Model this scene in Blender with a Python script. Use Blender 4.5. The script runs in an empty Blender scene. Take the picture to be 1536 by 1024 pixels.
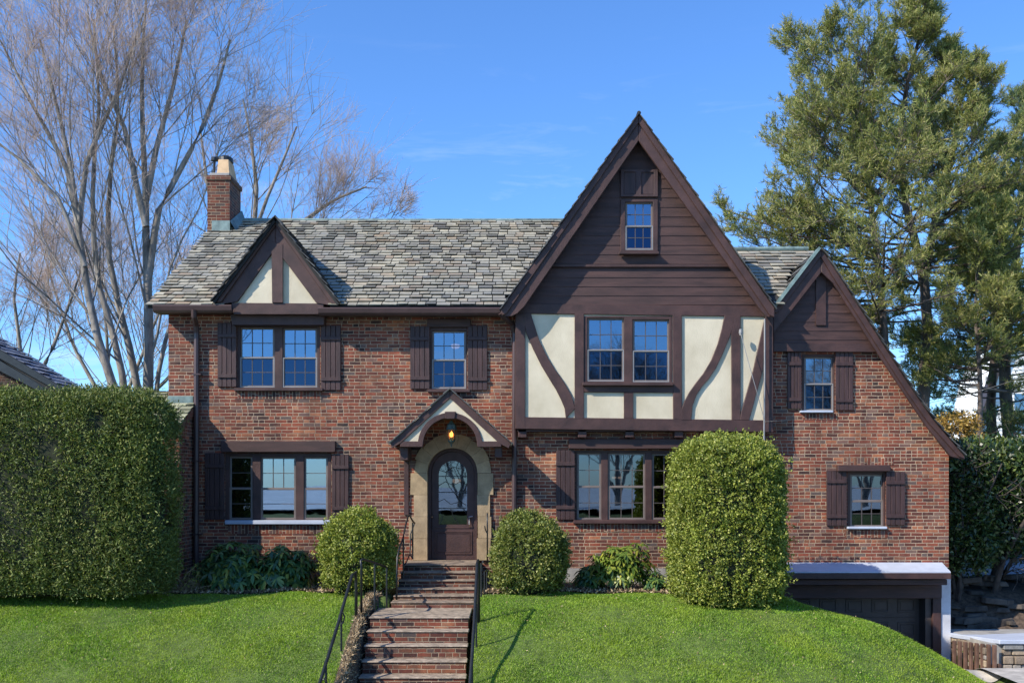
import bpy, math, random
import numpy as np
from mathutils import Vector
from mathutils.geometry import tessellate_polygon
random.seed(7)
RS = np.random.RandomState
F = 1520.0; CAMZ = 1.58; HY = 720.0; CX = 768.0
scene = bpy.context.scene
COL = scene.collection

# ---------------------------------------------------------------- measuring helpers (photo pixel + distance -> metres)
def X(px, D=20.0): return (px-CX)*D/F
def Z(py, D=20.0): return CAMZ-(py-HY)*D/F
def P3(px, py, D): return (X(px, D), D-20.0, Z(py, D))

# ---------------------------------------------------------------- mesh helpers
class MB:
    def __init__(s): s.v = []; s.f = []
    def add(s, vs, fs):
        n = len(s.v); s.v += [tuple(v) for v in vs]; s.f += [tuple(i+n for i in f) for f in fs]; return s
    def box(s, x0, x1, y0, y1, z0, z1):
        return s.add([(x0,y0,z0),(x1,y0,z0),(x1,y1,z0),(x0,y1,z0),(x0,y0,z1),(x1,y0,z1),(x1,y1,z1),(x0,y1,z1)],
              [(0,3,2,1),(4,5,6,7),(0,1,5,4),(1,2,6,5),(2,3,7,6),(3,0,4,7)])
    def pbox(s, px0, py0, px1, py1, D, t):      # front face measured on the photo at distance D, thickness t going back
        return s.box(X(px0,D), X(px1,D), D-20, D-20+t, Z(py1,D), Z(py0,D))
    def prism(s, outer, holes=(), y0=0.0, y1=0.1):   # outline in x,z, extruded along y
        loops = [[Vector((p[0],p[1],0)) for p in outer]] + [[Vector((p[0],p[1],0)) for p in h] for h in holes]
        tris = tessellate_polygon(loops)
        flat = [v for l in loops for v in l]; n = len(flat)
        vs = [(v.x, y0, v.y) for v in flat] + [(v.x, y1, v.y) for v in flat]
        fs = []
        for a,b,c in tris:
            A,B,C = flat[a],flat[b],flat[c]
            if (B.x-A.x)*(C.y-A.y)-(B.y-A.y)*(C.x-A.x) < 0: b,c = c,b
            fs += [(a,b,c),(a+n,c+n,b+n)]
        k = 0
        for li,l in enumerate(loops):
            m = len(l)
            area = sum(l[i].x*l[(i+1)%m].y-l[(i+1)%m].x*l[i].y for i in range(m))
            ccw = (area > 0) == (li == 0)
            for i in range(m):
                a = k+i; b = k+(i+1)%m
                fs.append((b,a,a+n,b+n) if ccw else (a,b,b+n,a+n))
            k += m
        return s.add(vs, fs)
    def pprism(s, outer, holes=(), D=20.0, t=0.1):
        return s.prism([(X(a,D),Z(b,D)) for a,b in outer], [[(X(a,D),Z(b,D)) for a,b in h] for h in holes], D-20, D-20+t)
    def tube(s, pts, r, n=8, caps=True):
        pts = [Vector(p) for p in pts]; rr = r if isinstance(r,(list,tuple)) else [r]*len(pts)
        base = len(s.v); up = None
        for i,p in enumerate(pts):
            t = (pts[min(i+1,len(pts)-1)]-pts[max(i-1,0)]).normalized()
            if up is None: up = Vector((0,0,1)) if abs(t.z) < .9 else Vector((1,0,0))
            a = t.cross(up).normalized(); b = a.cross(t).normalized(); up = b
            for k in range(n):
                q = p + (a*math.cos(2*math.pi*k/n)+b*math.sin(2*math.pi*k/n))*rr[i]; s.v.append(tuple(q))
        for i in range(len(pts)-1):
            for k in range(n):
                s.f.append((base+i*n+k, base+i*n+(k+1)%n, base+(i+1)*n+(k+1)%n, base+(i+1)*n+k))
        if caps:
            s.f.append(tuple(base+k for k in range(n))[::-1]); e = base+(len(pts)-1)*n
            s.f.append(tuple(e+k for k in range(n)))
        return s
    def lathe(s, cx, cy, prof, n=16):
        base = len(s.v)
        for r,z in prof:
            for k in range(n): s.v.append((cx+r*math.cos(2*math.pi*k/n), cy+r*math.sin(2*math.pi*k/n), z))
        for i in range(len(prof)-1):
            for k in range(n): s.f.append((base+i*n+k, base+i*n+(k+1)%n, base+(i+1)*n+(k+1)%n, base+(i+1)*n+k))
        return s

def wloc(o):
    v = Vector((0,0,0))
    while o is not None: v = v+o.location; o = o.parent
    return v
def obj(name, mb, mat, parent=None, bevel=0, smooth=False):
    me = bpy.data.meshes.new(name)
    off = wloc(parent) if parent else Vector((0,0,0))
    me.from_pydata([(v[0]-off.x, v[1]-off.y, v[2]-off.z) for v in mb.v], [], mb.f)
    if smooth: me.polygons.foreach_set('use_smooth', [True]*len(me.polygons))
    me.materials.append(mat)
    o = bpy.data.objects.new(name, me); COL.objects.link(o)
    if parent: o.parent = parent
    if bevel:
        m = o.modifiers.new('bevel','BEVEL'); m.width = bevel; m.segments = 1; m.limit_method = 'ANGLE'; m.angle_limit = .6
    return o
def npobj(name, verts, faces, mat, parent=None, smooth=False):   # faces: (N,k) array, one k
    verts = np.asarray(verts, dtype=np.float32).reshape(-1,3)
    if parent: verts = verts - np.array(wloc(parent), dtype=np.float32)
    faces = np.asarray(faces, dtype=np.int32); k = faces.shape[1]; nf = len(faces)
    me = bpy.data.meshes.new(name); me.vertices.add(len(verts)); me.vertices.foreach_set('co', verts.ravel())
    me.loops.add(nf*k); me.loops.foreach_set('vertex_index', faces.ravel())
    me.polygons.add(nf); me.polygons.foreach_set('loop_start', np.arange(0,nf*k,k,dtype=np.int32))
    try: me.polygons.foreach_set('loop_total', np.full(nf,k,dtype=np.int32))
    except Exception: pass
    me.update(calc_edges=True)
    if smooth: me.polygons.foreach_set('use_smooth', np.ones(nf,dtype=bool))
    me.materials.append(mat)
    o = bpy.data.objects.new(name, me); COL.objects.link(o)
    if parent: o.parent = parent
    return o
def thing(name, label, cat, loc=(0,0,0), group=None):
    o = bpy.data.objects.new(name, None); COL.objects.link(o); o.location = loc; o.empty_display_size = .3
    o['label'] = label; o['category'] = cat
    if group: o['group'] = group
    return o
def tag(o, label, cat, group=None):
    o['label'] = label; o['category'] = cat
    if group: o['group'] = group
    return o
def kind(o, k): o['kind'] = k; return o
def copy_tree(o, loc, label=None):
    def rec(a, par):
        c = a.copy(); COL.objects.link(c); c.parent = par
        for ch in a.children: rec(ch, c)
        return c
    r = rec(o, None); r.location = loc
    if label: r['label'] = label
    return r

# ---------------------------------------------------------------- materials
def mat(name):
    m = bpy.data.materials.new(name); m.use_nodes = True
    nt = m.node_tree; nt.nodes.clear()
    out = nt.nodes.new('ShaderNodeOutputMaterial'); b = nt.nodes.new('ShaderNodeBsdfPrincipled')
    nt.links.new(b.outputs[0], out.inputs[0])
    return m, nt, b, out
def N(nt, t, **kw):
    n = nt.nodes.new(t)
    for k,v in kw.items(): setattr(n, k, v)
    return n
def L(nt, a, b): nt.links.new(a, b)
def val(nt, op, a, b=None, c=None, clamp=False):
    n = N(nt,'ShaderNodeMath', operation=op); n.use_clamp = clamp
    for i,q in enumerate((a,b,c)):
        if q is None: continue
        if isinstance(q,(int,float)): n.inputs[i].default_value = q
        else: L(nt, q, n.inputs[i])
    return n.outputs[0]
def ramp(nt, fac, stops, interp='LINEAR'):
    r = N(nt,'ShaderNodeValToRGB'); r.color_ramp.interpolation = interp
    e = r.color_ramp.elements
    while len(e) > 1: e.remove(e[-1])
    e[0].position = stops[0][0]; e[0].color = (*stops[0][1],1)
    for p,c in stops[1:]:
        q = e.new(p); q.color = (*c,1)
    L(nt, fac, r.inputs[0]); return r.outputs[0]
def mixc(nt, fac, a, b, mode='MIX'):
    n = N(nt,'ShaderNodeMix', data_type='RGBA', blend_type=mode)
    for s,q in ((0,fac),(6,a),(7,b)):
        if isinstance(q,(int,float)): n.inputs[s].default_value = q
        elif isinstance(q,tuple): n.inputs[s].default_value = (*q,1)
        else: L(nt, q, n.inputs[s])
    return n.outputs[2]
def noise(nt, co, scale, detail=3, rough=.5, dist=0):
    n = N(nt,'ShaderNodeTexNoise'); n.inputs['Scale'].default_value = scale; n.inputs['Detail'].default_value = detail
    n.inputs['Roughness'].default_value = rough; n.inputs['Distortion'].default_value = dist
    if co is not None: L(nt, co, n.inputs['Vector'])
    return n.outputs['Fac']
def pos(nt, scale=None):
    g = N(nt,'ShaderNodeTexCoord').outputs['Object']
    if scale:
        m = N(nt,'ShaderNodeMapping'); m.inputs['Scale'].default_value = scale; L(nt, g, m.inputs[0]); return m.outputs[0]
    return g
def bump(nt, b, h, strength, dist):
    n = N(nt,'ShaderNodeBump'); n.inputs['Strength'].default_value = strength; n.inputs['Distance'].default_value = dist
    L(nt, h, n.inputs['Height']); L(nt, n.outputs[0], b.inputs['Normal'])

def simple(name, c, rough=.6, var=.15, scale=6, metal=0, bmp=0, bscale=60, stretch=None, c2=None):
    m,nt,b,_ = mat(name); co = pos(nt, stretch)
    f = noise(nt, co, scale, 4, .6)
    c2 = c2 or tuple(min(1,q*(1+2*var)) for q in c); c1 = tuple(q*(1-var) for q in c)
    L(nt, ramp(nt, f, [(.3,c1),(.7,c2)]), b.inputs['Base Color'])
    b.inputs['Roughness'].default_value = rough; b.inputs['Metallic'].default_value = metal
    if bmp: bump(nt, b, noise(nt, co, bscale, 3, .6), bmp, .01)
    return m

def brick_mat(name, swap=False, lum=1.0, red=0.0):
    m,nt,b,_ = mat(name); co = pos(nt)
    sep = N(nt,'ShaderNodeSeparateXYZ'); L(nt, co, sep.inputs[0])
    xy = val(nt,'ADD',sep.outputs[0],sep.outputs[1])
    wob = val(nt,'MULTIPLY', val(nt,'SUBTRACT', noise(nt,co,9,2),.5), .022)
    wob2 = val(nt,'MULTIPLY', val(nt,'SUBTRACT', noise(nt,co,5,3),.5), .02)
    u = val(nt,'ADD',xy,wob); v = val(nt,'ADD',sep.outputs[2],wob2)
    if swap: u,v = v,u
    rowh, bl = .0675, .222
    vv = val(nt,'DIVIDE',v,rowh); row = val(nt,'FLOOR',vv); fv = val(nt,'FRACT',vv)
    wr = N(nt,'ShaderNodeTexWhiteNoise', noise_dimensions='1D'); L(nt,row,wr.inputs['W'])
    offs = val(nt,'ADD', val(nt,'MULTIPLY',val(nt,'MODULO',row,2),.5), val(nt,'MULTIPLY',wr.outputs['Value'],.22))
    uu = val(nt,'ADD',val(nt,'DIVIDE',u,bl),offs); col = val(nt,'FLOOR',uu); fu = val(nt,'FRACT',uu)
    def wn(a, bb, k):
        c = N(nt,'ShaderNodeCombineXYZ'); L(nt,a,c.inputs[0]); L(nt,bb,c.inputs[1]); c.inputs[2].default_value = k
        w = N(nt,'ShaderNodeTexWhiteNoise', noise_dimensions='3D'); L(nt,c.outputs[0],w.inputs['Vector']); return w.outputs['Value']
    spl = val(nt,'GREATER_THAN', wn(col,row,3.3), .72)
    f2 = val(nt,'MULTIPLY',fu,2.0)
    sub = val(nt,'MULTIPLY', val(nt,'FLOOR',f2), spl)
    fr = val(nt,'ADD', val(nt,'MULTIPLY',val(nt,'FRACT',f2),spl), val(nt,'MULTIPLY',fu,val(nt,'SUBTRACT',1,spl)))
    wid = val(nt,'MULTIPLY', val(nt,'SUBTRACT',1,val(nt,'MULTIPLY',spl,.5)), bl)   # this brick's length
    cell = val(nt,'ADD', col, val(nt,'MULTIPLY',sub,.41))
    r1 = wn(cell,row,1.7); r2 = wn(cell,row,8.1)
    du = val(nt,'MULTIPLY', val(nt,'MINIMUM',fr,val(nt,'SUBTRACT',1,fr)), wid)
    dv = val(nt,'MULTIPLY', val(nt,'MINIMUM',fv,val(nt,'SUBTRACT',1,fv)), rowh)
    d = val(nt,'MINIMUM',du,dv)
    rag = val(nt,'MULTIPLY', val(nt,'SUBTRACT',noise(nt,co,55,2),.5), .008)
    ss = N(nt,'ShaderNodeMapRange', interpolation_type='SMOOTHSTEP'); L(nt,val(nt,'ADD',d,rag),ss.inputs[0])
    ss.inputs[1].default_value = .0025; ss.inputs[2].default_value = .0080
    mask = ss.outputs[0]
    def k(c): return tuple(q*lum for q in c)
    big = noise(nt, co, 1.3, 5, .65)
    rr = val(nt,'ADD', val(nt,'MULTIPLY', r1, .72), val(nt,'MULTIPLY',big,1.0), clamp=False); rr = val(nt,'SUBTRACT',rr,.36,clamp=True)
    bc = ramp(nt, rr, [(0,k((.020,.013,.013))),(.15,k((.050,.021,.017))),(.3,k((.105,.031,.020))),(.45,k((.160,.040,.023))),
                       (.6,k((.225,.056,.029))),(.75,k((.150,.060,.034))),(.88,k((.30,.100,.046))),(1,k((.34,.15,.08)))])
    grey = val(nt,'GREATER_THAN', r2, .86)
    bc = mixc(nt, val(nt,'MULTIPLY',grey,.65), bc, k((.11,.085,.075)))
    fine = noise(nt, co, 38, 5, .7)
    bc = mixc(nt, .8, bc, ramp(nt, fine, [(.25,(.6,.6,.6)),(.75,(1.35,1.35,1.35))]), 'MULTIPLY')
    # lime smears where the joints were struck roughly
    sm = N(nt,'ShaderNodeMapRange'); L(nt, noise(nt,co,2.6,6,.72), sm.inputs[0]); sm.inputs[1].default_value=.55; sm.inputs[2].default_value=.75; sm.inputs[4].default_value=.38
    bc = mixc(nt, sm.outputs[0], bc, k((.22,.15,.11)))
    mort = mixc(nt, noise(nt,co,14,3), k((.25,.18,.125)), k((.60,.47,.335)))
    dirt = ramp(nt, noise(nt,co,1.1,4), [(.35,(.6,.6,.6)),(.65,(1,1,1))])
    mort = mixc(nt, .8, mort, dirt, 'MULTIPLY')
    stain = N(nt,'ShaderNodeMapping'); stain.inputs['Scale'].default_value=(1.6,1.6,.35); L(nt,co,stain.inputs[0])
    sf = ramp(nt, noise(nt, stain.outputs[0], 1.0, 5, .65), [(.3,(.52,.50,.50)),(.5,(.95,.95,.93)),(.7,(1.35,1.30,1.18))])
    L(nt, mixc(nt, 1.0, mixc(nt, mask, mort, bc), sf, 'MULTIPLY'), b.inputs['Base Color'])
    b.inputs['Roughness'].default_value = .88
    h = val(nt,'ADD', mask, val(nt,'ADD', val(nt,'MULTIPLY',fine,.5), val(nt,'MULTIPLY',r2,.5)))
    bump(nt, b, h, .8, .008)
    return m

def island_mat(name, stops, rough=.6, nscale=8, namt=.5, trans=0, bmp=0, spec=None, patch=None):
    """colour picked per leaf / slate / stone, with a noise on top"""
    m,nt,b,out = mat(name); co = pos(nt)
    g = N(nt,'ShaderNodeNewGeometry').outputs['Random Per Island']
    c = ramp(nt, g, stops)
    c = mixc(nt, namt, c, ramp(nt, noise(nt, co, nscale, 4, .6), [(.25,(.5,.5,.5)),(.75,(1.5,1.5,1.5))]), 'MULTIPLY')
    if patch:
        f = N(nt,'ShaderNodeMapRange'); L(nt, noise(nt, co, patch[0], 3, .55), f.inputs[0]); f.inputs[1].default_value=.42; f.inputs[2].default_value=.62
        f.inputs[4].default_value = patch[2]
        c = mixc(nt, f.outputs[0], c, patch[1])
    L(nt, c, b.inputs['Base Color']); b.inputs['Roughness'].default_value = rough
    if spec is not None: b.inputs['Specular IOR Level'].default_value = spec
    if trans:
        t = N(nt,'ShaderNodeBsdfTranslucent'); L(nt, mixc(nt,1.0,c,(1.15,1.3,.5),'MULTIPLY'), t.inputs[0])
        mx = N(nt,'ShaderNodeMixShader'); mx.inputs[0].default_value = trans
        L(nt,b.outputs[0],mx.inputs[1]); L(nt,t.outputs[0],mx.inputs[2]); L(nt,mx.outputs[0],out.inputs[0])
    if bmp: bump(nt, b, noise(nt,co,40,4,.65), bmp, .01)
    return m

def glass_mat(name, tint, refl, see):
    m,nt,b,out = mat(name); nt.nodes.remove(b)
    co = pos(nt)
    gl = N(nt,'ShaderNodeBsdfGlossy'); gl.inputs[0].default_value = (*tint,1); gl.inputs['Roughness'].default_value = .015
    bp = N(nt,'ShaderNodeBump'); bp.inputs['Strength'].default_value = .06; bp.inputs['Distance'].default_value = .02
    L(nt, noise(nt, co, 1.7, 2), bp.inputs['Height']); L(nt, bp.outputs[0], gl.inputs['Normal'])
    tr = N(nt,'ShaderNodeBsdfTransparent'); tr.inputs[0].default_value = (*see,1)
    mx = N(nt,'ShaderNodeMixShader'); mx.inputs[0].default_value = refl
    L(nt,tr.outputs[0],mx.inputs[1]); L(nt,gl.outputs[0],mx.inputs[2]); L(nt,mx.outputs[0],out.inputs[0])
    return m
def emis(name, c, s):
    m,nt,b,out = mat(name); b.inputs['Base Color'].default_value=(*c,1); b.inputs['Emission Color'].default_value=(*c,1)
    b.inputs['Emission Strength'].default_value=s; return m

M = {}
M['brick'] = brick_mat('brick', lum=1.12); M['brick_soldier'] = brick_mat('brick_soldier', swap=True)
M['brick_step'] = brick_mat('brick_step', lum=.8); M['brick_chimney'] = brick_mat('brick_chimney', lum=.66)
M['wood'] = simple('brown_painted_wood', (.043,.0185,.0155), .6, .3, 3, bmp=.5, bscale=40, c2=(.074,.034,.028))
M['woodh'] = simple('brown_painted_board', (.043,.0185,.0155), .62, .3, 1.6, bmp=.5, bscale=30, stretch=(1,1,7), c2=(.072,.033,.027))
M['woodv'] = simple('brown_shutter_paint', (.038,.016,.0155), .6, .3, 2, bmp=.5, bscale=30, stretch=(7,7,1), c2=(.064,.030,.028))
M['gutter'] = simple('brown_metal', (.060,.034,.032), .4, .15, 3)
M['stucco'] = simple('cream_stucco', (.56,.49,.345), .85, .14, 1.6, bmp=.45, bscale=45, stretch=(1,1,.75), c2=(.66,.59,.44))
M['sash'] = simple('taupe_sash', (.15,.12,.105), .45, .1, 3)
M['screenframe'] = simple('pale_screen_frame', (.24,.235,.23), .4, .1, 3)
M['glass'] = glass_mat('window_glass', (.30,.43,.57), .46, (.5,.55,.6))
M['glass_screen'] = glass_mat('screened_glass', (.07,.13,.23), .40, (.30,.33,.36))
M['glass_low'] = glass_mat('ground_floor_glass', (.44,.56,.70), .46, (.4,.42,.42))
M['muntin'] = simple('dark_muntin', (.075,.062,.056), .5, .1, 3)
M['iron'] = simple('black_iron', (.012,.014,.014), .4, .3, 8)
M['copper'] = simple('verdigris_copper', (.10,.155,.15), .6, .35, 5, c2=(.22,.31,.29))
M['snow'] = simple('thin_white_coating', (.40,.44,.52), .6, .08, 3, bmp=.3, bscale=12)
M['concrete'] = simple('concrete', (.26,.25,.23), .9, .2, 4, bmp=.3, bscale=40)
M['pier'] = simple('white_painted_pier', (.50,.50,.52), .8, .12, 4, bmp=.3, bscale=30)
M['tread'] = simple('grey_stone_tread', (.22,.175,.13), .85, .45, 9, bmp=.5, bscale=25)
M['tread_dark'] = simple('darker_tread', (.17,.13,.095), .85, .45, 9, bmp=.5, bscale=25)  # darker tread colour for the upper flight
M['garage'] = simple('dark_garage_paint', (.045,.034,.030), .45, .2, 3, bmp=.2, bscale=30)
M['dark'] = simple('underlay', (.02,.02,.02), .9, .1, 3)
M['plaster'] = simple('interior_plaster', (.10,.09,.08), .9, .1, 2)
M['clay'] = simple('buff_clay', (.50,.34,.19), .8, .15, 5, bmp=.2)
M['soil'] = simple('mulch_soil', (.045,.030,.020), .95, .4, 14, bmp=1.0, bscale=30, c2=(.13,.09,.06))
M['asphalt'] = simple('asphalt', (.09,.09,.092), .9, .2, 8, bmp=.4, bscale=80)
M['drive'] = simple('concrete_drive', (.34,.32,.29), .9, .25, 4, bmp=.3, bscale=40)
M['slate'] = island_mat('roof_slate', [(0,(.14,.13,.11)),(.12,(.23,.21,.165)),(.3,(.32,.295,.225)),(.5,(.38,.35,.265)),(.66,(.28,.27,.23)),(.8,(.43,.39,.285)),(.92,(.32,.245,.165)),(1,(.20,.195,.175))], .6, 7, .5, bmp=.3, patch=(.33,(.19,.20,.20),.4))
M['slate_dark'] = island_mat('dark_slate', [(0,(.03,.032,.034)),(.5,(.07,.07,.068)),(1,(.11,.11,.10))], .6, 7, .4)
M['slate_moss'] = island_mat('mossy_slate', [(0,(.2,.2,.13)),(.5,(.34,.34,.22)),(1,(.42,.41,.29))], .7, 7, .4, bmp=.3)
M['stone'] = island_mat('buff_door_stone', [(0,(.32,.23,.13)),(.5,(.345,.25,.145)),(1,(.37,.27,.16))], .85, 5, .7, bmp=.7)
M['rubble'] = island_mat('wall_rubble', [(0,(.10,.08,.06)),(.4,(.22,.17,.12)),(.75,(.36,.28,.19)),(1,(.2,.2,.19))], .9, 9, .7, bmp=.9)
M['rock'] = simple('ledge_rock', (.035,.028,.023), .95, .4, 3, bmp=1, bscale=8, c2=(.12,.10,.08))
M['bark_grey'] = simple('pale_bark', (.14,.125,.105), .9, .35, 5, bmp=.9, bscale=12, stretch=(1,1,.3), c2=(.34,.31,.265))
M['twig'] = simple('red_brown_twig', (.42,.29,.235), .85, .2, 1.0, c2=(.60,.48,.40))
M['bark_pine'] = simple('pine_bark', (.085,.065,.055), .95, .3, 5, bmp=1, bscale=14, stretch=(1,1,.3), c2=(.20,.16,.135))
M['bark_dark'] = simple('dark_bark', (.045,.036,.03), .95, .3, 6, bmp=.6, c2=(.10,.08,.065))
M['core'] = simple('foliage_shade_core', (.018,.022,.009), .95, .3, 12)  # solid core under the leaves; inner shade is put into its dark colour
M['grass'] = island_mat('lawn_blades', [(0,(.080,.165,.010)),(.4,(.150,.285,.017)),(.75,(.235,.385,.026)),(.93,(.33,.46,.045)),(1,(.50,.50,.20))], .6, 2.2, .6, trans=.3, patch=(.8,(.34,.44,.04),.65))
M['lawnbase'] = simple('lawn_thatch', (.050,.085,.014), .95, .35, 6, bmp=1, bscale=30, c2=(.11,.16,.03))
M['yew'] = island_mat('yew_sprays', [(0,(.055,.085,.018)),(.5,(.120,.165,.032)),(.85,(.20,.235,.05)),(1,(.28,.27,.08))], .65, 1.4, .5, trans=.15)
M['box'] = island_mat('box_leaves', [(0,(.12,.155,.022)),(.5,(.22,.265,.036)),(.85,(.32,.35,.06)),(1,(.42,.40,.11))], .55, 2.5, .55, trans=.2)
M['box_dark'] = island_mat('box_leaves_deep', [(0,(.09,.12,.022)),(.5,(.165,.20,.036)),(.85,(.25,.27,.06)),(1,(.36,.33,.12))], .55, 2.5, .55, trans=.2)
M['rhodo'] = island_mat('rhododendron_leaves', [(0,(.03,.08,.034)),(.5,(.065,.14,.042)),(.85,(.17,.23,.045)),(1,(.34,.31,.06))], .38, 2, .3, trans=.1)
M['rhodo_lime'] = island_mat('lime_rhododendron_leaves', [(0,(.05,.09,.018)),(.4,(.12,.19,.03)),(.8,(.24,.28,.045)),(1,(.40,.38,.05))], .4, 2, .3, trans=.2)
M['holly'] = island_mat('dark_glossy_leaves', [(0,(.014,.032,.010)),(.5,(.034,.064,.016)),(.85,(.09,.13,.028)),(1,(.20,.22,.08))], .35, 1.2, .4, trans=.1)
M['needle'] = island_mat('pine_needles', [(0,(.10,.13,.032)),(.5,(.225,.245,.058)),(.85,(.37,.36,.11)),(1,(.52,.44,.19))], .6, .6, .5, trans=.25)
M['needle_blue'] = island_mat('blue_green_needles', [(0,(.06,.10,.05)),(.5,(.13,.19,.075)),(.85,(.24,.28,.09)),(1,(.36,.34,.13))], .6, .6, .5, trans=.2)
M['autumn'] = island_mat('ochre_leaves', [(0,(.16,.09,.02)),(.5,(.36,.22,.05)),(1,(.50,.36,.10))], .6, 2, .3, trans=.25)
M['straw'] = island_mat('dead_leaves', [(0,(.12,.075,.035)),(.5,(.30,.21,.11)),(1,(.55,.44,.28))], .9, 3, .4)
M['dry'] = simple('dry_stems', (.30,.22,.13), .9, .3, 6, c2=(.5,.4,.25))
M['whitewall'] = simple('white_siding', (.85,.85,.84), .7, .05, 2)
M['frost'] = simple('frosty_slate', (.11,.13,.18), .6, .3, 3, bmp=.3, c2=(.22,.26,.34))
M['field'] = simple('added_reflection_field', (.44,.52,.56), .9, .15, .3)  # colour set close to the horizon sky mirrored in the low panes
M['rust'] = simple('rusty_steel', (.10,.055,.038), .7, .35, 4, bmp=.2)
M['darkbrick'] = brick_mat('dark_neighbour_brick', lum=.3)
M['lamp'] = emis('lamp_glow', (1,.62,.42), 1.6); M['flame'] = emis('lantern_glow', (1,.45,.18), 3.2)
M['lantern'] = simple('verdigris_lantern', (.05,.075,.06), .5, .3, 8)
M['glass_dim'] = glass_mat('darker_ground_floor_glass', (.28,.34,.42), .38, (.35,.37,.38))  # darker tint and weaker mirroring, to mute the reflected horizon band
M['curtain'] = simple('sheer_curtain', (.45,.43,.40), .9, .1, 3, stretch=(14,1,1))
M['amber'] = glass_mat('amber_glass', (1,.8,.5), .12, (1,.72,.35))
M['chrome'] = simple('steel_handle', (.3,.3,.3), .3, .1, 5, metal=1)
SUN_AZ=58; SUN_EL=38; SKY_STR=.15; SKY_TINT=(.57,.84,1.15)

# ================================================================ TERRAIN
def S(a,b,x):
    t = np.clip((np.asarray(x,float)-a)/(b-a),0,1); return t*t*(3-2*t)
def sp(x,k=2.0): return np.logaddexp(0, k*np.asarray(x,float))/k
def lerp(a,b,t): return a+(b-a)*t
def drive_z(x,D): return lerp(-1.80 - .75*S(18.0,19.6,D), -2.2, 1-S(12.5,15.5,D))
def wav(x,D): return .018*np.sin(x*1.3+D*.7)+.013*np.sin(x*2.9-D*2.1+1)+.008*np.sin(x*5.1+D*4.3)
def ground(x,D):
    x = np.asarray(x,float); D = np.asarray(D,float)
    z = -.45 - .40*sp(17.0-D) - .078*np.clip(x-3.9,0,6)**2
    z = z + wav(x,D)
    z = -2.25 + sp(z+2.25, 6.0)
    z = z + 2.3*S(4.5,-4,D)
    dz = drive_z(x,D)
    pit = S(5.0,5.5,x)*S(17.75,18.35,D)*(1-S(8.6,8.66,x))*(1-S(24,24.1,D))
    z = lerp(z, -2.55, pit*S(19,19.6,D)+0*x); z = lerp(z, dz, pit*(1-S(19,19.6,D)))
    side = S(8.25,8.75,x)*(1-S(18.52,18.8,D))*S(11,12,D)
    z = lerp(z, dz-.02, side)
    ter = S(8.62,8.7,x)*S(18.55,18.8,D)
    z = lerp(z, -1.6+.75*S(20.6,22,D)+.9*S(22,27,D), ter)
    xe = np.where(D>17.75,-2.08,-2.34); steps = S(xe-.1,xe,x)*(1-S(-.68,-.59,x))*S(14,14.2,D)*(1-S(19.9,20,D))
    z = z - .55*steps
    return z
def axis(segs):
    out = []
    for a,b,s in segs: out += list(np.arange(a,b-1e-6,s))
    out.append(segs[-1][1]); return np.array(out)
gx = axis([(-150,-30,12),(-30,-10,1.0),(-10,-3,.25),(-3,-.5,.06),(-.5,4.8,.2),(4.8,5.6,.1),(5.6,8.2,.2),(8.2,8.8,.05),(8.8,12,.2),(12,30,1.2),(30,150,12)])
gD = axis([(-100,-10,9),(-10,10,1),(10,14,.4),(14,20.8,.1),(20.8,28,.4),(28,60,2),(60,400,20)])
GX,GD = np.meshgrid(gx,gD); GZ = ground(GX,GD)
nx,ny = len(gx),len(gD)
idx = np.arange(nx*ny).reshape(ny,nx)
kind(npobj('ground', np.stack([GX,GD-20,GZ],-1), np.stack([idx[:-1,:-1],idx[:-1,1:],idx[1:,1:],idx[1:,:-1]],-1).reshape(-1,4), M['lawnbase'], smooth=True), 'structure')
def sheet(name, x0,x1,D0,D1,st,m,lift,fn=ground):
    ax = np.linspace(x0,x1,int((x1-x0)/st)+2); ad = np.linspace(D0,D1,int((D1-D0)/st)+2)
    A,B = np.meshgrid(ax,ad); zz = fn(A,B)+lift; i = np.arange(A.size).reshape(A.shape)
    return kind(npobj(name, np.stack([A,B-20,zz],-1), np.stack([i[:-1,:-1],i[:-1,1:],i[1:,1:],i[1:,:-1]],-1).reshape(-1,4), m, smooth=True),'structure')
sheet('driveway', 8.36,14,12.0,18.53,.15,M['drive'],.02, lambda x,D: np.maximum(drive_z(x,D),ground(x,D))+.02)
sheet('driveway_edge', 8.12,8.60,17.75,18.5,.08,M['drive'],.028)
sheet('garage_apron', 5.55,8.6,18.4,20.6,.12,M['drive'],.03)
sheet('flower_bed_soil', -6.7,-2.36,18.28,19.95,.12,M['soil'],.03)
sheet('flower_bed_soil', -.62,4.85,18.28,19.95,.12,M['soil'],.03)
sheet('mulch_strip', -2.57,-2.335,14.2,18.2,.06,M['soil'],.03)
sheet('pavement', -40,40,10.2,11.8,1.0,M['concrete'],.12, lambda x,D: 0*x-2.25)
sheet('road', -60,60,4.5,10.0,1.5,M['asphalt'],.03, lambda x,D: np.maximum(ground(x,D),-2.25))
kb = MB().box(-60,60,-10.0,-9.8,-2.4,-2.10); kind(obj('kerb', kb, M['concrete']),'structure')

sheet('added_reflection_field', -140,140,-140,-5,6,M['field'],.22)  # unseen field, added so the ground floor panes mirror something pale
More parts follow.
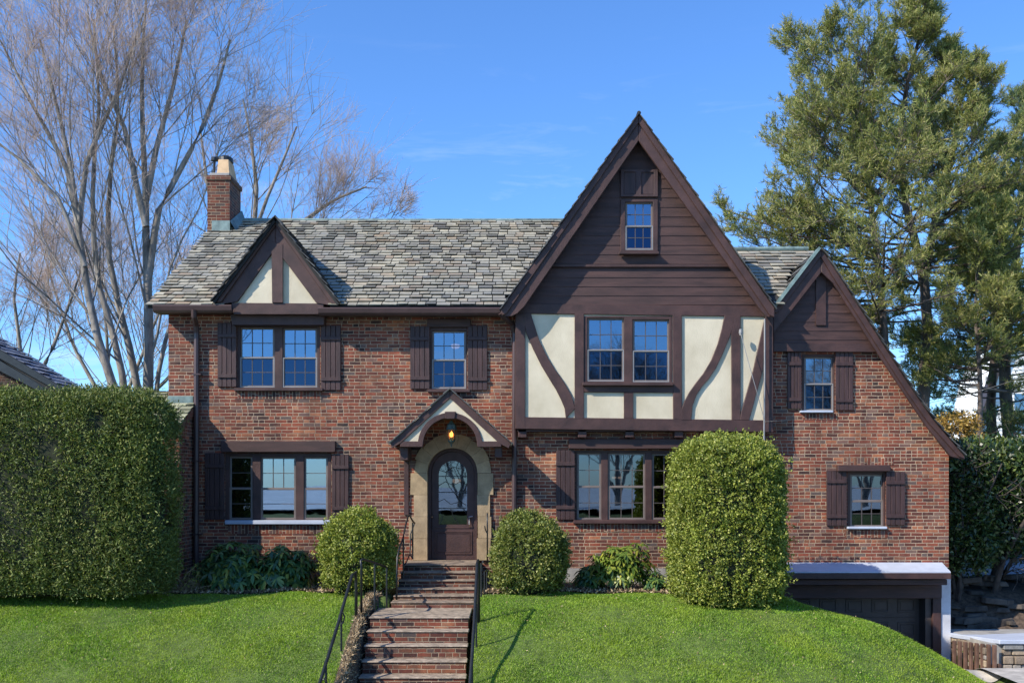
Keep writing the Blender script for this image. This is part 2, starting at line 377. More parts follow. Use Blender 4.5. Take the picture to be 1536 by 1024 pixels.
# grass blades: one mass nobody could count
def grass(n, x0,x1,D0,D1,seed,hmin,hmax,w):
    r = RS(seed); x = r.uniform(x0,x1,n); D = r.uniform(D0,D1,n)
    # denser towards the crest that is seen edge-on
    edge = .12*np.sin(x*3.1)+.07*np.sin(x*7.7)
    keep = (D < 18.22+edge*.5)
    keep &= ~((x>-2.42)&(x<-.66)&(D>14))
    keep &= ~((x>-2.56+.05*np.sin(D*9)+.03*np.sin(D*23))&(x<-2.2)&(D<18.2)&(r.uniform(0,1,n)<.8))
    keep &= ~((x>8.42+.04*np.sin(D*5)))
    keep &= ~((x>5.1)&(D>18.0))
    x,D = x[keep],D[keep]; n = len(x); z = ground(x,D)-.006
    h = r.uniform(hmin,hmax,n)*(1+.35*np.sin(x*2.3+1)*np.sin(D*3.1)); a = r.uniform(0,2*np.pi,n); ww = w*r.uniform(.6,1.3,n)
    lean = r.normal(0,.55,(n,2))*h[:,None]
    b = np.stack([x,D-20,z],-1); dx = np.stack([np.cos(a),np.sin(a),0*a],-1)*ww[:,None]/2
    mid = b+np.stack([lean[:,0]*.35,lean[:,1]*.35,h*.6],-1)
    tip = b+np.stack([lean[:,0],lean[:,1],h],-1)
    v = np.stack([b-dx,b+dx,mid+dx*.7,tip,mid-dx*.7],1).reshape(-1,3)
    i = np.arange(n)[:,None]*5
    return v, (i+np.array([[0,1,2,3,4]]))
v,f = grass(360000,-9.5,8.6,13.8,18.35,3,.018,.038,.011)
kind(npobj('lawn_grass', v, f, M['grass']),'stuff')

# ================================================================ FOLIAGE TOOLS
def vn(p, sc, seed, k=6):
    r = RS(seed); o = 0
    for i in range(k):
        d = r.normal(0,1,3); o = o+np.sin((p@d)*sc+r.uniform(0,7))
    return o/k
def norm(a): return a/np.maximum(np.linalg.norm(a,axis=-1,keepdims=True),1e-9)
def rbox(n, hx,hy,hz,R, r, amp, seed, faces=None, nscale=3.5):
    """points and normals on a clipped bush: a box with rounded edges and a lumpy surface, centred on the origin"""
    A = np.array([hy*hz,hy*hz,hx*hz,hx*hz,hx*hy,hx*hy*.15])
    if faces is not None: A = A*np.array(faces)
    k = r.choice(6, n, p=A/A.sum()); p = r.uniform(-1,1,(n,3))
    for q,(ax,s) in enumerate(((0,-1),(0,1),(1,-1),(1,1),(2,1),(2,-1))): p[k==q,ax] = s
    h = np.array([hx,hy,hz]); p = p*h; inner = np.maximum(h-np.array(R),.01)
    q = np.clip(p,-inner,inner); d = (p-q)/np.array(R); nrm = norm(d)
    out = q+nrm*np.array(R)
    nn = norm(nrm/np.array(R))
    return out+nn*(amp*vn(out,nscale,seed)+amp*.6*vn(out,nscale*2.7,seed+1))[:,None], nn
def leaves(p, nrm, r, ln, wd, spread=.8, up=.25, fold=.25):
    """small folded leaves: diamond of two triangles sharing the midrib"""
    n = len(p)
    d = norm(nrm*.55+r.normal(0,spread,(n,3))+np.array([0,0,up]))
    s = norm(np.cross(d, r.normal(0,1,(n,3))+nrm*.3)); u = np.cross(s,d)
    l = (ln*r.uniform(.6,1.3,n))[:,None]; w = (wd*r.uniform(.6,1.3,n))[:,None]
    v = np.stack([p, p+d*l*.45+s*w/2+u*w*fold, p+d*l, p+d*l*.45-s*w/2+u*w*fold],1).reshape(-1,3)
    i = np.arange(n)[:,None]*4
    return v, i+np.array([[0,1,2,3]])
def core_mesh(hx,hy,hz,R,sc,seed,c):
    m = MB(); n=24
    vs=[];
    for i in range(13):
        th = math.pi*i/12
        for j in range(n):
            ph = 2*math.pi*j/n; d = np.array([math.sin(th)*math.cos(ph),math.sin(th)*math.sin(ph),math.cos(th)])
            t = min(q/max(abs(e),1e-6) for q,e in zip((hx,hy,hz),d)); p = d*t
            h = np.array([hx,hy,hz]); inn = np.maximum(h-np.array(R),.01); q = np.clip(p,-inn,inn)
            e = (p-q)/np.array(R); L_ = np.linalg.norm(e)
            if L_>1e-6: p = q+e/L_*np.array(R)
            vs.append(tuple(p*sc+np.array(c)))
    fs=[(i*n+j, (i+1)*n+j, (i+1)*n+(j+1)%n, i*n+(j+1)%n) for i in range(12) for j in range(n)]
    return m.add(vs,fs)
def clusters(p, nn, r, k, rad, push):
    m = len(p)//k; i = r.choice(len(p), m, False); c = p[i]+nn[i]*r.uniform(-push,push,(m,1)); cn = nn[i]
    c = np.repeat(c,k,0); cn = np.repeat(cn,k,0); o = r.normal(0,1,(len(c),3))*rad
    return c+o, norm(cn*.9+norm(o)*.8)
def bush(name,label,cat,c,h,R,n,ln,wd,mt,seed,amp=.05,spread=.8,up=.25,faces=None,coresc=.93,part='foliage',depth=.10,group=None,nscale=3.5,ragged=0,gaps=.62,cl=0):
    r = RS(seed); base = (c[0],c[1],c[2]-h[2])
    t = thing(name,label,cat,base,group)
    p,nn = rbox(n,*h,R,r,amp,seed,faces,nscale)
    p = p-nn*(r.uniform(0,1,(n,1))**1.5*depth)
    gp = vn(p,6.5,seed+77)+.35*vn(p,15,seed+78)+.12*r.normal(0,1,len(p)); kk_ = gp > -gaps; p = p[kk_]; nn = nn[kk_]; n = len(p)
    if ragged:
        k = r.uniform(0,1,n) < .05; p[k] += nn[k]*r.uniform(0,ragged,(k.sum(),1))
    if cl: p,nn = clusters(p,nn,r,cl,ln*.55,ln*.7)
    v,f = leaves(p+np.array(c),nn,r,ln,wd,spread,up)
    npobj(part,v,f,mt,t)
    o = obj('foliage_shade_core',core_mesh(*h,R,coresc,seed,c),M['core'],t,smooth=True)
    return t
# ================================================================ BRANCH TOOLS
def tubes(P, Rr, sides):
    """P (N,K,3) polylines, Rr (N,K) radii -> verts, quads"""
    N_,K,_ = P.shape
    T = np.empty_like(P); T[:,1:-1] = P[:,2:]-P[:,:-2]; T[:,0]=P[:,1]-P[:,0]; T[:,-1]=P[:,-1]-P[:,-2]; T = norm(T)
    ref = np.where(np.abs(T[...,2:3])>.9, np.array([1.,0,0]), np.array([0,0,1.]))
    a = norm(np.cross(T,ref)); b = np.cross(a,T)
    ang = np.arange(sides)*2*np.pi/sides
    V = P[:,:,None,:]+Rr[:,:,None,None]*(a[:,:,None,:]*np.cos(ang)[None,None,:,None]+b[:,:,None,:]*np.sin(ang)[None,None,:,None])
    i = np.arange(N_)[:,None,None]*K*sides+np.arange(K-1)[None,:,None]*sides; k = np.arange(sides)[None,None,:]; k2 = (k+1)%sides
    f = np.stack([i+k,i+k2,i+sides+k2,i+sides+k],-1).reshape(-1,4)
    return V.reshape(-1,3), f
def joinv(parts):
    vs=[];fs=[];o=0
    for v,f in parts: vs.append(v); fs.append(f+o); o+=len(v)
    return np.concatenate(vs), np.concatenate(fs)
def grow(start,d,ln,r,K,wig,up):
    n = len(start); pts=[start]; d = norm(d)
    for i in range(K-1):
        d = norm(d+r.normal(0,wig,(n,3))+np.array([0,0,up])); pts.append(pts[-1]+d*(ln/(K-1))[:,None])
    return np.stack(pts,1)
def kids(P,Rr,k,t0,t1,ang,r,flat=0):
    """k children on each polyline of P"""
    N_,K,_ = P.shape; t = np.sort(r.uniform(t0,t1,(N_,k)),1).ravel(); who = np.repeat(np.arange(N_),k)
    q = t*(K-1); i = np.minimum(q.astype(int),K-2); fr = (q-i)[:,None]
    a = P[who,i]; b = P[who,i+1]; p = a+(b-a)*fr; T = norm(b-a)
    rad = Rr[who,i]+(Rr[who,i+1]-Rr[who,i])*fr[:,0]
    s = r.normal(0,1,(len(p),3)); s = norm(s-T*(s*T).sum(-1,keepdims=True))
    if flat: s = norm(s*np.array([1,1,1-flat]))
    th = np.radians(r.normal(ang,ang*.22,len(p)))[:,None]
    return p, norm(T*np.cos(th)+s*np.sin(th)), t, rad, who
def plen(P): return np.linalg.norm(np.diff(P,axis=1),axis=-1).sum(1)
def resample(pts,K):
    pts = np.array(pts,float); d = np.r_[0,np.cumsum(np.linalg.norm(np.diff(pts,axis=0),axis=1))]; t = np.linspace(0,d[-1],K)
    return np.stack([np.interp(t,d,pts[:,j]) for j in range(3)],-1)

# ================================================================ HOUSE
H = thing('tudor_house', 'large brick Tudor house with brown half timbered gable and slate roof', 'house', (0.9,3.0,-0.6))
def part(name, mb, m, bevel=0, smooth=False, parent=None): return obj(name, mb, m, parent or H, bevel, smooth)
def rect(x0,y0,x1,y1): return [(x0,y1),(x1,y1),(x1,y0),(x0,y0)]
def wrect(r, D=20): return [(X(a,D),Z(b,D)) for a,b in rect(*r)]
def arch(cx,cy,r,bot,n=20,D=20):
    pts=[(cx-r,bot),(cx+r,bot)]+[(cx+r*math.cos(math.pi*i/n), cy-r*math.sin(math.pi*i/n)) for i in range(n+1)]
    return [(X(a,D),Z(b,D)) for a,b in pts]
XL,XR = -6.78, 8.62
W_dorm=(355,487,480,584); W_mid=(645,490,701,586); W_low=(337,679,497,782)
W_bay=(863,675,1024,783); W_up=(1203,531,1253,619); W_r=(1271,706,1329,793)
outer=[(XL,-.9),(X(1183),-.9),(X(1183),-.14),(XR,-.14),(XR,Z(664)),(X(1400),Z(640)),(X(1330),Z(537)),(X(1232),Z(392)),(X(1166),Z(476)),(5.12,4.95),(XL,4.95)]
holes=[wrect(w) for w in (W_dorm,W_mid,W_low,W_bay,W_up,W_r)]+[arch(678.5,709,40,841)]
front = part('brick_wall', MB().prism(outer,holes,0,.28), M['brick'])
def prism_x(m, outl, x0, x1):
    t = MB().prism(outl,[],x0,x1); t.v=[(v[1],v[0],v[2]) for v in t.v]; m.add(t.v,[f[::-1] for f in t.f]); return m
part('brick_wall', prism_x(MB(),[(.28,-.9),(8.2,-.9),(8.2,4.9),(4.1,7.45),(.28,5.05)],XL,XL+.25), M['brick'])
part('brick_wall', prism_x(MB(),[(.28,-2.7),(8.2,-2.7),(8.2,2.1),(.28,2.1)],XR-.25,XR), M['brick'])
part('brick_wall', MB().box(XL+.25,XR-.25,7.95,8.2,-.9,4.9), M['brick'])
# soldier courses above / below the windows
for r in ((352,586,483,598),(342,787,495,800),(868,784,1020,797),(1264,686,1340,697),(1268,795,1332,806),(1204,620,1256,629)):
    part('soldier_course', MB().pbox(*r,19.992,.02), M['brick_soldier'])
part('foundation', MB().pbox(790,852,1180,900,19.95,.06), M['concrete'])
# floors and a partition seen dimly through the glass
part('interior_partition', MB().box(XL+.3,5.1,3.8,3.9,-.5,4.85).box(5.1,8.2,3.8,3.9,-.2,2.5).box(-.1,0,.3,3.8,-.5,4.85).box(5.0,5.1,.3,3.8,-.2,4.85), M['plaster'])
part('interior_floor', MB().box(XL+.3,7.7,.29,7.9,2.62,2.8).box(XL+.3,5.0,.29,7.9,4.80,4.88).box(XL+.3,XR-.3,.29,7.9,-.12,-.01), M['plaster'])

# ---- windows
def ring(m, r, w, D, t):
    x0,y0,x1,y1 = r; return m.pprism(rect(x0,y0,x1,y1),[rect(x0+w,y0+w,x1-w,y1-w)],D,t)
def window(cas, sashes, D=20.0, label=None, glass=('glass','glass_screen'), sill=None, trim=1.2):
    """cas: outer casing rectangle; sashes: (x0,y0,x1,y1,cols,rows_up,cols_low,rows_low)"""
    hs = [rect(s[0],s[1],s[2],s[3]) for s in sashes]
    w = part('window', MB().pprism(rect(*cas),hs,D+.03,.14), M['wood'], .006)
    if label: w['label'] = label
    for s in sashes:
        x0,y0,x1,y1,c,ru,cl,rl = s; ym = (y0+y1)/2+1
        fw = 3.0
        for k,(a,b,dd,cc,rr,g) in enumerate(((y0,ym+1,.05,c,ru,glass[0]),(ym-1.5,y1,.085,cl,rl,glass[1]))):
            dd = .085 if k==0 else .05
            m = MB(); ring(m,(x0,a,x1,b),fw,D+dd,.03)
            sh = obj('sash', m, M['sash'], w, .004)
            if k==1 and glass[1]=='glass_screen':
                m = MB(); ring(m,(x0+.3,a+.3,x1-.3,b-.3),1.3,D+dd-.012,.012); obj('screen_frame', m, M['screenframe'], w)
            xx = lambda i: x0+fw+(x1-x0-2*fw)*i/cc; yy = lambda j: a+fw+(b-a-2*fw)*j/rr
            m = MB()
            for i in range(1,cc): m.pbox(xx(i)-.55,a+fw,xx(i)+.55,b-fw,D+dd+.010,.010)
            for j in range(1,rr): m.pbox(x0+fw,yy(j)-.5,x1-fw,yy(j)+.5,D+dd+.0085,.010)
            if m.v: obj('muntin', m, M['muntin'], w)
            obj('pane', MB().pbox(x0+fw-.4,a+fw-.4,x1-fw+.4,b-fw+.4,D+dd+.022,.004), M[g], w)
    if sill:
        x0,y0,x1,y1,mt = sill
        obj('sill', MB().pbox(x0,y0,x1,y1,D-.09,.13), M[mt], w, .008)
    return w
window(W_dorm,[(360,491,412,581,3,2,3,2),(424,492,476,581,3,2,3,2)], sill=(351,581.5,484,586,'wood'))
window(W_mid,[(648,496,699,583,3,2,3,2)], sill=(641,583.5,705,588,'wood'))
window(W_low,[(344,684,379,779,1,2,1,2),(391,685,444,779,3,2,1,2),(456,685,492,779,1,2,1,2)], glass=('glass_low','glass_low'), sill=(337,780,498,786,'snow'))
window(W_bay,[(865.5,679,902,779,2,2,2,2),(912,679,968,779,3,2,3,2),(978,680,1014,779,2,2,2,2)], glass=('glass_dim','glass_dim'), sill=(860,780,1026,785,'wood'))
window(W_up,[(1206,535,1250,616,3,2,3,2)], sill=(1201,615.5,1250,618.5,'snow'))
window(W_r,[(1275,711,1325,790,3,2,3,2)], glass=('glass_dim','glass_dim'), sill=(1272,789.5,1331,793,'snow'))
def curtain(x0,x1,y0,y1,D=20.3):
    m=MB(); n=26; a,b=X(x0,D),X(x1,D)
    vs=[(a+(b-a)*i/n, D-20+.03*math.sin(i*1.9)+.012*math.sin(i*4.3), z) for z in (Z(y1,D),Z(y0,D)) for i in range(n+1)]
    m.add(vs,[(i,i+1,n+2+i,n+1+i) for i in range(n)]); part('curtain', m, M['curtain'])
for r in ((1272,1284,700,800),(1318,1330,700,800),(862,874,668,790),(1004,1020,668,790),(338,348,672,790),(484,498,672,790),(646,655,490,590),(692,702,490,590)): curtain(*r)
# lintels and heads
part('lintel', MB().pbox(331,661,503,678,19.90,.11), M['woodh'], .012)
part('lintel', MB().pbox(640,478,706,490.5,19.95,.09), M['woodh'], .01)
part('lintel', MB().pbox(853,658,1034,673,19.88,.13), M['woodh'], .012)
part('lintel', MB().pbox(1257,697,1336,706.5,19.88,.13), M['woodh'], .01)
# ---- shutters: four boards and two battens
def shutter(x0,y0,x1,y1,D=19.955,tilt=0):
    m = MB(); n=4; w=(x1-x0)/n
    for i in range(n): m.pbox(x0+w*i+.25,y0,x0+w*(i+1)-.25,y1,D,.04)
    h = y1-y0
    for f in (.17,.80): m.pbox(x0+.1,y0+h*f,x1-.1,y0+h*f+5.5,D-.028,.03)
    s = part('shutter', m, M['woodv'], .006)
    return s
for r in ((326,484,354.5,580),(481,488,511,585),(615,489,644.5,583),(701.5,488,731,585),(307,679,336.5,779),(497.5,681,523,779),
          (834,675,862.5,779),(1024.5,677,1052,780),(1181,528,1202.5,613),(1253.5,528,1280,615),(1240,705,1270.5,788),(1329.5,707,1358,787)):
    shutter(*r)

# ---- half timbered jetty of the big gable
def timber(name, pts, D, t=.07, mt='wood', holes=()): return part(name, MB().pprism(pts,list(holes),D,t), M[mt], .008)
CW=(876,474,1008,577)
part('stucco_panel', MB().pprism([(776,642),(1157,642),(1157,466),(776,462)],[rect(*CW)],19.73,.20), M['stucco'])
D0=19.69; e=0.0015
timber('timber_beam', [(776,625),(1159,630),(1159,648),(776,643)], D0)
timber('timber_beam', [(770,455),(1160,459),(1160,475),(774,470)], D0-e)
timber('timber_post', [(773,470),(788,470),(788,643),(773,643)], D0-2*e,.3)
timber('timber_post', [(862,470),(876,470),(876,628),(862,628)], D0-3*e)
timber('timber_post', [(1009,472),(1023,472),(1023,629),(1010,629)], D0-3*e)
timber('timber_post', [(1097,473),(1111,473),(1111,630),(1098,630)], D0-3*e)
timber('timber_post', [(1148,474),(1160,474),(1160,648),(1145,648)], D0-3*e,.3)
timber('timber_beam', [(876,577),(1010,577),(1010,589),(876,588)], D0)
timber('timber_post', [(936,588.5),(950,588.5),(950,628),(936,628)], D0-e)
def brace(a,b,D,name='timber_brace'):
    timber(name, a+b[::-1], D)
brace([(786,469),(787,485),(789,499),(800,524),(812,548),(824,568),(834,584),(842,600),(847,612),(849,628)],
      [(796,469),(802,488),(809,510),(820,533),(832,553),(843,568),(851,581),(857,592),(860,601),(863,612),(864,628)][:10],D0-4*e)
brace([(1087,473),(1083,493),(1077,515),(1067,540),(1055,560),(1044,574),(1034,588),(1027,601),(1022,614),(1022,630)],
      [(1102,473),(1100,488),(1095,505),(1084,531),(1074,552),(1064,567),(1053,580),(1045,592),(1039,608),(1037,630)],D0-4*e)
timber('timber_brace', [(1148,474),(1149,500),(1144,556),(1124,630),(1110,630),(1112,618),(1130,555)], D0-4*e)
for a in (777,867,938,1012):
    part('jetty_bracket', MB().pbox(a,641,a+13,656,19.76,.3), M['wood'], .01)
part('jetty_soffit', MB().pbox(776,644,1157,647,19.76,.24), M['woodh'])
window(CW,[(881,477,936,572,3,2,3,2),(949,479,1004,573,3,2,3,2)], D=19.68, sill=(874,573,1010,578,'wood'))
# ---- siding
def laps(m, yb, yt, pitch, lx, rx, D, hole=None):
    """lap boards between pixel rows, clipped to edges lx(y), rx(y)"""
    y = yb
    while y > yt:
        y2 = max(y-pitch, yt)
        segs = [(lx,rx)]
        if hole and y2 < hole[3]-1 and y > hole[1]+1:
            segs = [(lx,lambda q:hole[0]),(lambda q:hole[2],rx)]
        for l,r in segs:
            a0,a1,b0,b1 = l(y),r(y),l(y2),r(y2)
            if a1-a0 < .5: continue
            if b1 < b0: b0=b1=(b0+b1)/2
            lo,hi = D-.015,D-.004
            m.add([P3(a0,y,lo),P3(a1,y,lo),P3(b1,y2,hi),P3(b0,y2,hi),P3(a0,y,D+.02),P3(a1,y,D+.02),P3(b1,y2,D+.02),P3(b0,y2,D+.02)],
                  [(0,1,2,3),(0,4,5,1),(0,3,7,4),(1,5,6,2),(4,7,6,5)])
        y = y2
AW=(931,299,987,379)
sl=(958-778)/(466-212.)
part('gable_backing', MB().pprism([(778,464),(1146,468),(958.5,205)],[rect(*AW)],19.72,.15), M['wood'])
m=MB(); lx=lambda y: 958-(y-205)*.705; rx=lambda y: 958+(y-205)*.72
laps(m,457,400,13.6,lx,rx,19.72); laps(m,396,200,14.2,lx,rx,19.72,(AW[0]+2,AW[1]+2,AW[2]-2,AW[3]-2))
part('gable_siding', m, M['woodh'])
part('drip_board', MB().pbox(824,396.5,1094,400,19.66,.08), M['wood'])
window(AW,[(938,303,979.5,375,3,2,3,2)], D=19.64, sill=(929,377,989,381,'wood'))
m=MB(); m.pprism(rect(931,254,987,295),[rect(936,258,954,291.5),rect(962,258,981,291.5)],19.66,.06).pbox(936,258,981,291.5,19.685,.02)
part('attic_panel', m, M['woodv'], .005)
# barge boards of the big gable
def barge(pts,D,t,mt='wood'): return part('barge_board', MB().pprism(pts,[],D,t), M[mt], .01)
barge([(958,174),(958,211),(787,459),(776,470),(768,474),(756,474),(755,463)],19.42,.07)
barge([(958,174),(1159,462),(1159,475),(1150,475),(1143,468),(958,211)],19.418,.07)
barge([(958,170),(958,184),(760,470),(753,473),(751,464)],19.38,.05)
barge([(958,170),(1162,462),(1162,476),(1155,473),(958,184)],19.378,.05)

# ---- the smaller gable wing on the driveway side
rk=[(1232,373),(1262,420),(1330,526),(1366,582),(1400,631),(1447,686)]
ri=[(1232,391),(1254,427),(1316,526),(1352,583),(1388,637),(1424,680)]
m=MB(); lx2=lambda y: max(1161,1226-(y-392)*.80); rx2=lambda y: 1240+(y-400)*.645
laps(m,523,388,13.4,lx2,rx2,19.93)
part('gable_siding', m, M['woodh'])
part('gable_backing', MB().pprism([(1160,527),(1322,527),(1232,388),(1161,478)],[],19.935,.06), M['wood'])
timber('timber_post',[(1224,412),(1239,412),(1239,488),(1224,488)],19.885,.04)
timber('timber_beam',[(1216,404),(1251,404),(1256,419),(1208,419)],19.888,.05)
timber('timber_beam',[(1160,514),(1312,514),(1322,528),(1160,527)],19.89,.05)
barge([(1232,375),(1232,408),(1184,470),(1160,500),(1160,466)],19.74,.06)
barge([(1232,375)]+rk[1:]+[(1447,689),(1426,684)]+[(1388,637),(1352,583),(1310,520),(1250,425),(1232,408)],19.738,.06)
barge([(1232,372)]+[(a,b-2) for a,b in rk[1:]]+[(1448,688),(1438,684)]+[(a-8,b+2) for a,b in rk[1:-1]][::-1]+[(1232,386)],19.70,.045)
barge([(1232,372),(1232,384),(1168,468),(1161,470),(1163,460)],19.702,.045)

# ---- slates
def slates(m, A, u, v, wid, ln, expo=.215, keep=None, seed=1, wmin=.17, wmax=.34, tk=.036, ragged=.016):
    r = random.Random(seed); u = Vector(u).normalized(); v = Vector(v).normalized(); n = u.cross(v)
    if n.z < 0: n = -n
    A = Vector(A); rows = int(round(ln/expo)); expo = ln/rows
    for i in range(rows):
        s = -r.uniform(0,.2); first=True
        while s < wid:
            w = r.uniform(wmin,wmax); 
            if wid-(s+w) < .08: w = wid-s
            a = max(s,0 if not first else -r.uniform(0,.03)); b = min(s+w,wid)-.017; s += w; first=False
            if b-a < .04: continue
            lo = i*expo-.012+r.uniform(-ragged,ragged); hi = (i+1)*expo+.02
            c = A+u*((a+b)/2)+v*(lo+expo/2)
            if keep and not keep(c): continue
            t = tk*r.uniform(.75,1.6); skew = r.uniform(-.007,.007)
            p = [A+u*a+v*(lo+skew)+n*t, A+u*b+v*(lo-skew)+n*(t+r.uniform(-.003,.003)), A+u*b+v*hi+n*.004, A+u*a+v*hi+n*.004]
            q = [A+u*a+v*(lo+skew)+n*(t-.020), A+u*b+v*(lo-skew)+n*(t-.020), A+u*b+v*hi-n*.006, A+u*a+v*hi-n*.006]
            m.add(p+q,[(0,1,2,3),(0,4,5,1),(0,3,7,4),(1,5,6,2),(4,7,6,5)])
def deck(m, A, u, v, wid, ln, t=.05, off=.004):
    A=Vector(A);u=Vector(u).normalized();v=Vector(v).normalized();n=u.cross(v)
    if n.z<0:n=-n
    A=A-n*off; p=[A,A+u*wid,A+u*wid+v*ln,A+v*ln]; q=[x-n*t for x in p]
    m.add(p+q,[(0,1,2,3),(4,7,6,5),(0,4,5,1),(1,5,6,2),(2,6,7,3),(3,7,4,0)])
EZ=4.95; EY=-.42; RY=4.1; RZ=7.75; SL=(RZ-EZ)/(RY-EY)
mz=lambda y: EZ+SL*(y-EY)
v1=Vector((0,RY-EY,RZ-EZ)); L1=v1.length
dxc=-4.58
def keep_main(c): return (c.x < -.14 or c.y > .1) and c.z > 6.55-1.50*abs(c.x-dxc) and (c.x < 2.3)
mdk=MB(); ms=MB(); slates(ms,(-7.05,EY,EZ),(1,0,0),v1,9.3,L1,.178,keep_main,11,.15,.30)
rf = part('roof', MB(), M['dark'])
bpy.data.objects.remove(rf)
md=MB()
def tri_deck(m, pts, t=.05): # polygon deck given as 3d points
    n=(Vector(pts[1])-Vector(pts[0])).cross(Vector(pts[2])-Vector(pts[0])).normalized()
    if n.z<0:n=-n
    k=len(pts); p=[Vector(q)-n*.006 for q in pts]; q=[a-n*t for a in p]
    m.add(p+q,[tuple(range(k)),tuple(range(k,2*k))[::-1]]+[(i,i+k,(i+1)%k+k,(i+1)%k) for i in range(k)])
yz=lambda y:(y,mz(y))
# deck of the main slope, opened where the dormer gable stands
tri_deck(md,[(-7.04,EY,EZ),(-5.66,EY,EZ),(dxc,2.1,mz(2.1)),(dxc,RY,RZ),(-7.04,RY,RZ)])
tri_deck(md,[(-3.50,EY,EZ),(-.12,EY,EZ),(-.12,RY,RZ),(dxc,RY,RZ),(dxc,2.1,mz(2.1))])
tri_deck(md,[(-.12,.1,mz(.1)),(2.3,.1,mz(.1)),(2.3,RY,RZ),(-.12,RY,RZ)])
tri_deck(md,[(4.85,-.18,mz(-.18)),(5.22,-.18,mz(-.18)),(5.34,.6,mz(.6)),(4.85,.6,mz(.6))])
slates(ms,(2.3,8.62,EZ),(-1,0,0),(0,-1*(RY-EY),RZ-EZ),9.35,L1,.5,None,12,.5,.9)
tri_deck(md,[(-7.04,8.62,EZ),(2.3,8.62,EZ),(2.3,RY,RZ),(-7.04,RY,RZ)])
# lower length of the same slope between the two gables
def keep_mid(c): return (c.x>5.12 or c.y>.1) and c.z < 6.60 and (c.z > 6.05-1.27*(6.01-c.x) if c.x<6.01 else c.z > 6.0-1.55*(c.x-6.01))
v2=Vector((0,2.25-EY,6.6-EZ)); slates(ms,(3.2,EY,EZ),(1,0,0),v1,3.44,v2.length,.2,keep_mid,13)
tri_deck(md,[(3.2,.6,mz(.6)),(5.3,.6,mz(.6)),(5.9,2.25,6.61),(3.2,2.25,6.61)])
tri_deck(md,[(5.3,.6,mz(.6)),(6.4,2.0,mz(2.0)),(6.64,2.25,6.61),(5.9,2.25,6.61)])
tri_deck(md,[(3.2,4.9,EZ),(6.64,4.9,EZ),(6.64,2.25,6.61),(3.2,2.25,6.61)])
# big gable roof
bx=X(958,19.4); bz=Z(171,19.4); lf=(X(751,19.4),Z(464,19.4)); rt=(X(1163,19.4),Z(463,19.4))
for (fx,fz),sd in ((lf,21),(rt,22)):
    v=Vector((bx-fx,0,bz-fz)); ln=v.length
    slates(mdk,(fx,-.66,fz),(0,1,0),v,9.1,ln,.215,None,sd,tk=.022)
    deck(md,(fx,-.60,fz),(0,1,0),v,9.0,ln-.03)
part('gable_end', MB().pprism([(778,464),(1146,468),(958.5,205)],[],27.9,.1), M['wood'])
# wing roof
D7=19.7; prev=(X(1232,D7),Z(373,D7))
for k,(a,b) in enumerate(rk[1:]):
    cur=(X(a,D7),Z(b-2,D7)); v=Vector((prev[0]-cur[0],0,prev[1]-cur[1])); ln=v.length
    slates(mdk,(cur[0],-.34,cur[1]),(0,1,0),v,8.7,ln,.21,None,31+k); deck(md,(cur[0],-.29,cur[1]),(0,1,0),v,8.6,ln)
    prev=cur
wx,wz=X(1232,D7),Z(373,D7); fx,fz=X(1163,D7),Z(460,D7); v=Vector((wx-fx,0,wz-fz))
slates(mdk,(fx,.1,fz),(0,1,0),v,8.2,v.length,.21,None,41); deck(md,(fx,-.26,fz),(0,1,0),v,8.5,v.length)
part('verge_flashing', MB().add([(fx-.05,-.36,fz+.02),(fx-.01,.02,fz+.02),(wx-.02,.02,wz+.045),(wx-.06,-.36,wz+.03),(fx,-.36,fz-.02),(fx+.04,.02,fz),(wx,.02,wz+.02),(wx-.02,-.36,wz+.0)],
     [(0,1,2,3),(4,7,6,5),(0,4,5,1),(2,6,7,3),(0,3,7,4)]), M['copper'])
# dormer gable roof
da=(X(413,19.5),Z(325,19.5))
for px,py,sd in ((318,452,51),(509,455,52)):
    fx,fz=X(px,19.5),Z(py,19.5); v=Vector((da[0]-fx,0,da[1]-fz))
    slates(mdk,(fx,-.55,fz),(0,1,0),v,3.2,v.length,.2,lambda c: c.z>mz(c.y)-.06,sd)
    y0=-.5; tri_deck(md,[(fx,y0,fz),(da[0],y0,da[1]),(da[0],2.45,da[1]),(fx,y0+.35,fz)])
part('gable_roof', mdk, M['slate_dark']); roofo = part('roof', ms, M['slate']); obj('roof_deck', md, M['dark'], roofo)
part('ridge_cap', MB().tube([(-6.4,RY,RZ+.015),(-3,RY,RZ+.0),(2.2,RY,RZ+.01)],.045,8), M['copper'])
part('ridge_cap', MB().tube([(3.2,2.25,6.64),(6.5,2.25,6.66)],.05,8), M['copper'])
part('ridge_cap', MB().tube([(bx,-.66,bz+.0),(bx,8.4,bz+.01)],.04,8), M['dark'])
# dormer front
timber('dormer_stucco',[(350,456),(478,456),(413,360)],19.66,.1,'stucco')
barge([(413,331),(413,372),(356,452),(330,456),(322,452)],19.60,.07)
barge([(413,331),(505,452),(498,458),(474,454),(413,372)],19.598,.07)
barge([(413,325),(413,338),(332,452),(320,454),(318,451)],19.55,.05)
barge([(413,325),(509,453),(505,457),(495,454),(413,338)],19.548,.05)
timber('timber_post',[(407,362),(424,366),(424,454),(408,454)],19.59,.05)
timber('timber_beam',[(347,454),(486,455),(484,471),(350,471)],19.62,.4)
timber('timber_beam',[(345,471),(487,471),(486,487),(348,487)],19.80,.22)
part('dormer_cheek', MB().pbox(350,456,356,486,19.83,.17).pbox(478,456,484,486,19.83,.17), M['wood'])

